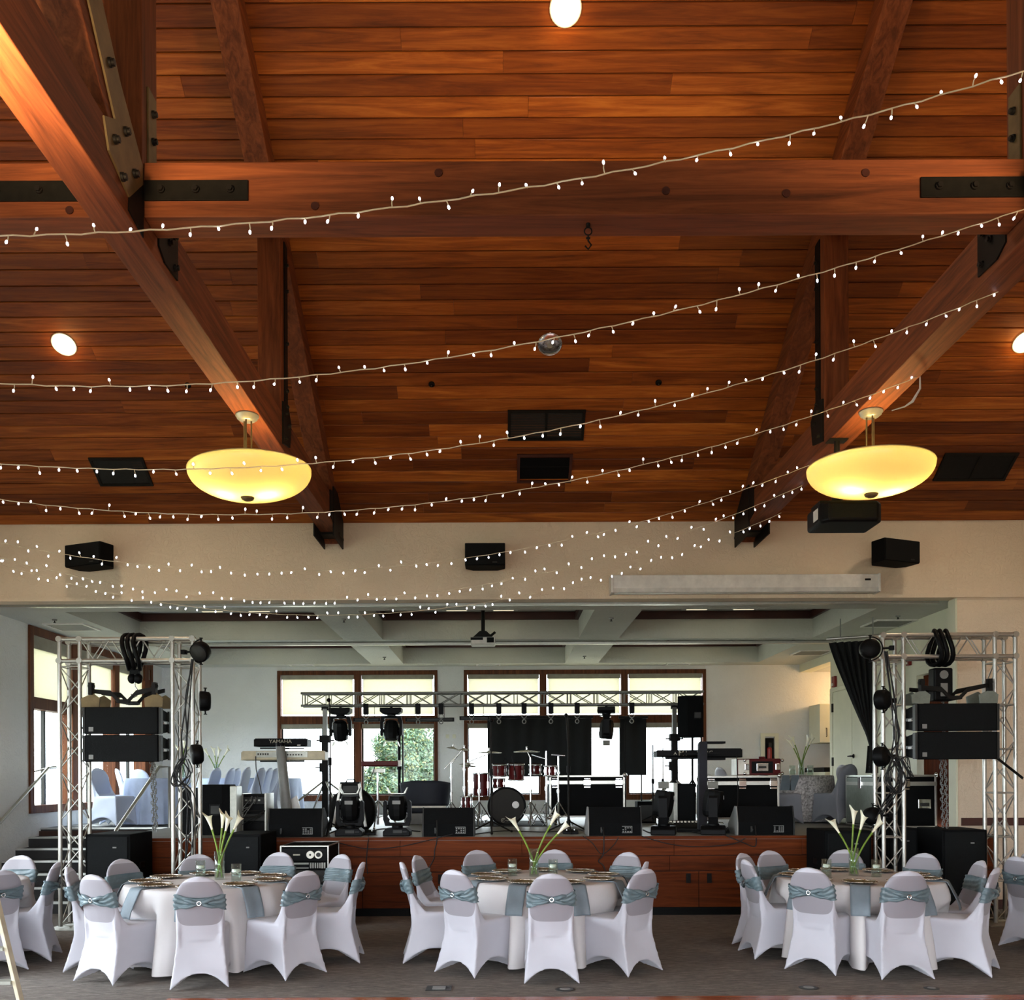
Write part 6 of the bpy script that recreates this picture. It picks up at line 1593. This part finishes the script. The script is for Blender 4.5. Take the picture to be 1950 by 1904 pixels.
# ---------------- rails of the stairs
def rail(pts, lab):
    T = thing('handrail', lab, 'handrail', pts[0]); o = T.location.copy()
    MB().tube([Vector(p) - o for p in pts], .024, 10).build('rail', 'alu', T)
    return T, o
pl_ = [PX(-60, 1610, -6.82), PX(0, 1566, -6.82), PX(92, 1462, -6.82), PX(106, 1461, -6.82) + Vector((0, .0, 0))]
T, o = rail(pl_, 'pale metal handrail on the left wall of the stairs')
for p in (pl_[1], pl_[2]): MB().cyl(p - o, Vector((XL, p.y, p.z - .06)) - o, .012).build('bracket', 'alu', T)
xs = -5.18; tpR = PX(303, 1460, xs); lo = PX(222, 1580, xs)
dxy = tpR - lo
T, o = rail([Vector((xs, lo.y - .3, lo.z - .25)), lo, tpR, tpR + Vector((.12, .1, 0)), Vector((tpR.x + .12, tpR.y + .1, STZ))], 'metal handrail on the open side of the stairs, ending in a post')
MB().cyl(lo + Vector((0, -.2, -.17)) - o, Vector((xs, lo.y - .2, .3)) - o, .02).build('post', 'alu', T)
# ---------------- stage tables, chairs with covers
def rect_or_round_cloth(c, R, zt, z0, mat, lab, nf=16, amp=.05):
    T = thing('banquet_table', lab, 'table', (c[0], c[1], z0)); h = zt - z0
    mb = MB(); prof = [(0, h), (R * .9, h), (R, h - .004), (R + .01, h - .02)] + [(R + .012 + .05 * t, (h - .02) * (1 - t) + .02 * t) for t in [k / 10 for k in range(1, 11)]]
    mb.lathe(prof, 128, wob=lambda t, z: max(0, (h - .05 - z) / h) * (amp * math.sin(nf * t) + amp * .3 * math.sin(nf * 2.3 * t + 1)))
    mb.build('tablecloth', mat, T); return T
q = P(273, 1478, 14.6); rect_or_round_cloth((q.x, 15.2), .42 * 1.2, STZ + .76, STZ, 'skirtblue', 'table with a pleated pale blue cloth on the stage behind the left tower', 22, .04)
q = P(440, 1480, 16.6); rect_or_round_cloth((q.x + .1, 17.45), .95, STZ + .76, STZ, 'skirtblue', 'round table with a pale blue cloth behind the row of covered chairs', 14)
gS = 'plain covered chairs on the stage at left'
for t, yaw, Yb, lab in (((226, 1459), -1.0, 15.2, 'pale covered chair nearest the left stage window, just right of the front one'), ((262, 1460), -1.0, 16.0, 'pale covered chair showing between the left speakers and the blue-clothed table'), ((284, 1462), -.2, 17.0, 'pale covered chair top showing behind the blue-clothed table')):
    q = P(t[0], t[1], Yb); chair(None, yaw, lab, gS, sash=False, cover=COVERB, loc=(q.x, Yb, STZ))
q = P(205, 1575, 14.35); chair(None, -PI/2 - .35, 'pale blue-lit covered chair at the top of the stairs', gS, sash=False, cover=COVERB, loc=(q.x + .02, 14.55, STZ))
row = [(401, 15.3, .55), (428, 15.6, .6), (440, 16.0, .6), (457, 14.6, .65), (486, 15.3, .6), (500, 15.7, .6), (514, 16.1, .6), (528, 15.5, .7)]
ordn = ['first', 'second', 'third', 'fourth', 'fifth', 'sixth', 'seventh', 'eighth']
for k, (px, Yb, yw) in enumerate(row):
    q = P(px, 1500, Yb); chair(None, PI/2 - .15 + (.1 * (k % 2)), ordn[k] + ' from the left in the row of pale covered chairs behind the left stage speaker', 'row of pale covered chairs on stage', sash=False, cover=COVERB, loc=(q.x - .2, Yb, STZ))
q = PZ(438, 1482, STZ + .76)
vz = STZ + .762
def stage_vase(px, Y, pyt, lst, lab):
    q = P(px, 1480, Y); s = F_PX / Y; base = 1480; zs = EYE - (vz - EYE) * 0
    T = vase((q.x, Y, vz), .25, .045, [((x - px) / s, (1478 - y) / s, dyy) for x, y, dyy in lst], lab); return T
stage_vase(412, 16.6, 0, [(395, 1428, 0), (408, 1428, .02), (417, 1430, -.02), (430, 1428, .01)], 'glass vase of calla lilies on the blue-clothed stage table at left')
stage_vase(348, 16.9, 0, [(341, 1424, 0), (350, 1414, .02), (356, 1426, 0)], 'glass vase of calla lilies glimpsed through the right leg of the left tower')
# right stage table
ct = P(1530, 1480, 14.9); rect_or_round_cloth((ct.x, 15.2), .56, STZ + .76, STZ, 'sequin', 'table with a grey sequin cloth on the stage at right', 9, .05)
stage_vase(1526, 15.0, 0, [(1509, 1418, 0), (1513, 1412, .02), (1537, 1415, 0), (1545, 1412, .02)], 'glass vase of calla lilies on the grey sequin tablecloth')
for px, lab in ((1509, 'candle in a glass left of the lilies on the sequin-clothed table'), (1543, 'candle in a glass right of the lilies on the sequin-clothed table')):
    q = P(px, 1478, 15.0); candle((q.x, 15.0, vz), lab, .16, .05, 'candles on the sequin-clothed table')
for px, lab in ((1497, 'left'), (1515, 'right')):
    q = P(px, 1480, 14.62); o = MB().prism([(-.05, 0), (.06, 0), (.09, -.24), (-.09, -.24)], -.012, .0, 'xz').build('napkin', 'napkin'); o.location = (q.x, 14.66, vz); tag(o, '%s of the two dark napkins hanging off the sequin-clothed table' % lab, 'napkin', 'napkins on the sequin-clothed table')
chair(None, .42, 'large grey covered chair at the right of the sequin-clothed table, back to us', 'grey covered chairs on stage', sash=False, cover=COVERG, loc=(P(1588, 1500, 14.4).x, 14.4, STZ)) 
chair(None, -PI/2, 'grey covered chair half behind the road case, left of the sequin cloth', 'grey covered chairs on stage', sash=False, cover=COVERG, loc=(P(1490, 1500, 14.3).x, 14.3, STZ))
chair(None, -1.2, 'white covered chair peeping up behind the large black road case', 'white covered chairs on stage', sash=False, loc=(P(1636, 1500, 14.95).x, 14.95, STZ))
chair(None, -1.2, 'white covered chair edge showing left of the red flight case', 'white covered chairs on stage', sash=False, loc=(P(1398, 1500, 17.6).x, 17.6, STZ))
# extinguisher cabinet, sockets, alarms, cupboards
a = P(1450, 1398, YB - .03); b = P(1481, 1462, YB - .03); T = thing('extinguisher_cabinet', 'white framed fire extinguisher cabinet on the rear wall', 'cabinet', ((a.x + b.x) / 2, YB - .03, b.z)); w = b.x - a.x; h = a.z - b.z
f = MB(); f.box(-w/2 - .02, w/2 + .02, -.02, .02, -.02, .05).box(-w/2 - .02, w/2 + .02, -.02, .02, h - .05, h + .02).box(-w/2 - .02, -w/2 + .07, -.02, .02, 0, h).box(w/2 - .07, w/2 + .02, -.02, .02, 0, h).build('frame', 'cream', T, .004)
MB().box(-w/2 + .08, w/2 - .08, .0, .015, .08, h - .08).build('backing', 'black', T); MB().cyl((-.01, -.03, .1), (-.01, -.03, h * .55), .05).sphere((-.01, -.03, h * .55), .05, 12, 8).build('extinguisher', 'extred', T); MB().box(-.03, .03, -.05, -.02, h * .6, h * .75).build('valve', 'dgrey', T)
a = P(1589, 1298, 1); q = PX(1589, 1298, XR - .02); T = thing('fire_alarm', 'small red fire alarm on the wall left of the black curtain', 'alarm', (XR - .02, q.y, q.z)); MB().box(-.03, .02, -.07, .07, -.10, .10).build('body', 'redbox', T, .008); MB().box(-.05, -.03, -.03, .03, -.08, -.03).build('strobe', 'white_p', T, .006)
q = PX(1731, 1261, XR - .02); T = thing('fire_alarm', 'small dark red fire alarm above the brown door by the right tower', 'alarm', (XR - .02, q.y, q.z)); MB().box(-.03, .02, -.05, .05, -.05, .05).build('body', 'redbox', T, .008); MB().box(-.05, -.03, -.02, .02, -.03, .0).build('strobe', 'white_p', T, .006)
a = P(1561, 1340, 18.4); b = P(1583, 1414, 18.4); T = thing('wall_cupboard', 'pale wall cupboard in the alcove beside the double door', 'cupboard', (a.x, 18.4, b.z)); h = a.z - b.z
MB().box(0, 1.2, .02, .65, 0, h).build('carcass', 'cream', T, .003); MB().box(.0, .42, .0, .02, .01, h - .01).build('door', 'cream', T, .004); MB().tube([(.13, -.0, .12), (.13, -.03, .13), (.13, -.03, .28), (.13, 0, .29)], .008).build('pull', 'steel', T)
q = P(1545, 1455, 17.9); T = thing('counter', 'dark counter top on a pale base in the alcove', 'counter', (XR + .1, 17.9, STZ)); MB().box(0, 2.2, 0, 1.1, 0, .83).build('base', 'cream', T); MB().box(-.03, 2.2, -.04, 1.1, .83, .92).build('worktop', 'black', T, .006)
q = P(858, 1402, YB - .01); T = thing('wall_socket', 'small pale socket plates on the wall between the rear windows', 'wall plate', (q.x, YB - .01, q.z)); MB().box(-.1, -.03, -.01, .01, -.04, .04).build('plate', 'cream', T, .003); MB().box(.04, .11, -.01, .01, -.04, .04).build('plate', 'cream', T, .003)
# ---------------- black curtain swept aside
Yc = 13.6
def cur(u, v):
    xl = 1578 + 90 * (v ** 1.25) * .98; yl = 1224 + (1418 - 1224) * v ** .85
    pL = P(1578 + 92 * v ** 1.55 * .0 + (1667 - 1578) * (v ** 1.15) * 1.0, 1224 + 193 * v, Yc); pR = P(1668, 1219 + 250 * v, Yc)
    p = pL.lerp(pR, u); fold = .045 * math.sin(u * 42) * (1 - .5 * v)
    p.y += fold + .1 * v; return tuple(p)
o = MB().grid(cur, 110, 24).build('stage_curtain', 'curtain'); s = o.modifiers.new('t', 'SOLIDIFY'); s.thickness = .012
tag(o, 'black pleated curtain swept aside at the right of the stage', 'curtain')
T = thing('curtain_rail', 'pale rail carrying the black curtain', 'rail', P(1576, 1221, Yc)); o = T.location.copy(); e = P(1700, 1212, Yc - .2) - o
MB().cyl((-.02, 0, .03), (e.x, e.y, e.z + .03), .022).build('rail', 'alu', T)
m = MB()
for k in range(22): p_ = Vector((0, 0, .01)).lerp(Vector((e.x * .75, e.y * .75, e.z + .01)), k / 21); m.tube([(p_.x + .014 * math.cos(t), p_.y, p_.z - .005 + .014 * math.sin(t)) for t in [PI * j / 4 for j in range(8)]], .004, 5, closed=True)
m.build('curtain_rings', 'silverpanel', T)
for f_ in (.2, .7): MB().cyl((e.x * f_, e.y * f_, e.z * f_ + .03), (e.x * f_, e.y * f_, CZ - o.z), .008).build('hanger', 'grey', T)
q0 = P(1652, 1470, 13.55)
o = MB().grid(lambda u, v: tuple(P(1652 + 10 * v * 0 + 18 * u - 4 * (1 - u) * v, 1420 + 52 * v, 13.6) + Vector((0, .03 * math.sin(u * 12), 0))), 16, 6).build('curtain_tail', 'curtain', None)
o['label'] = 'lower end of the black curtain below its tieback'; o['category'] = 'curtain'; s = o.modifiers.new('t', 'SOLIDIFY'); s.thickness = .012

# ================================================================== OUTSIDE
struct('ground_outside', MB().box(-60, 60, YB + .3, 90, -.6, -.5), 'ext', label='pale ground outside the rear windows')
struct('ground_bounce_limit', MB().box(-60, XL - .3, YW, YB + .3, -.6, -.5).box(-60, HL - .25, -60, YW, -.6, -.5).box(HL - .25, 60, -60, HR2 - .25, -.6, -.5), 'terrain', label='dark lawn added to dim bounce light through the left windows')  # unseen ground, added with a toned-down colour to limit bounce light indoors
rr = random.Random(21)
def tree(px, Y, top_py, wpx, lab, n=5200, seed=1):
    q = P(px, top_py, Y); s = F_PX / Y; H = q.z + .5; R = wpx / 2 / s
    T = thing('tree', lab, 'tree', (q.x, Y, -.5)); r = random.Random(seed)
    m = MB(); m.tube([(0, 0, 0), (.05, 0, H * .3), (-.05, .1, H * .6), (0, 0, H * .85)], [R * .10, R * .08, R * .05, R * .02], 10)
    for k in range(12):
        z = H * (.25 + .05 * k); a_ = k * 2.4; m.tube([(0, 0, z), (R * .35 * math.cos(a_), R * .35 * math.sin(a_), z + .1 * H), (R * .7 * math.cos(a_), R * .7 * math.sin(a_), z + .16 * H)], [R * .03, R * .02, R * .008], 6)
    m.build('trunk', 'bark', T)
    cl = []
    for k in range(150):
        a_ = r.uniform(0, 2 * PI); zz = r.uniform(.10, .95); rr_ = R * (1 - abs(zz - .42) ** 1.6 * 1.9) * math.sqrt(r.uniform(.15, 1)); cl.append((rr_ * math.cos(a_), rr_ * math.sin(a_), H * zz, R * r.uniform(.18, .34)))
    for mat, frac, nm in (('leaf', .8, 'foliage'), ('leafy', .2, 'foliage')):
        m = MB(); vs = []; fs = []
        for k in range(int(n * frac)):
            c_ = cl[r.randrange(len(cl))]; d = Vector((r.gauss(0, 1), r.gauss(0, 1), r.gauss(0, 1))).normalized() * c_[3] * r.uniform(.7, 1.05); p_ = Vector(c_[:3]) + d
            sz = r.uniform(.028, .06); u_ = Vector((r.gauss(0, 1), r.gauss(0, 1), r.gauss(0, 1))).normalized(); v_ = u_.orthogonal().normalized()
            b_ = len(vs); vs += [p_ - u_ * sz, p_ + v_ * sz * .5, p_ + u_ * sz, p_ - v_ * sz * .5]; fs.append((b_, b_ + 1, b_ + 2, b_ + 3))
        m.add(vs, fs); m.build(nm, mat, T)['kind'] = 'stuff'
tree(768, 26, 1385, 172, 'round leafy tree outside the left rear window', 120000, 3)
tree(688, 33, 1478, 40, 'small tree further off at the left edge of the tree window', 3500, 4)
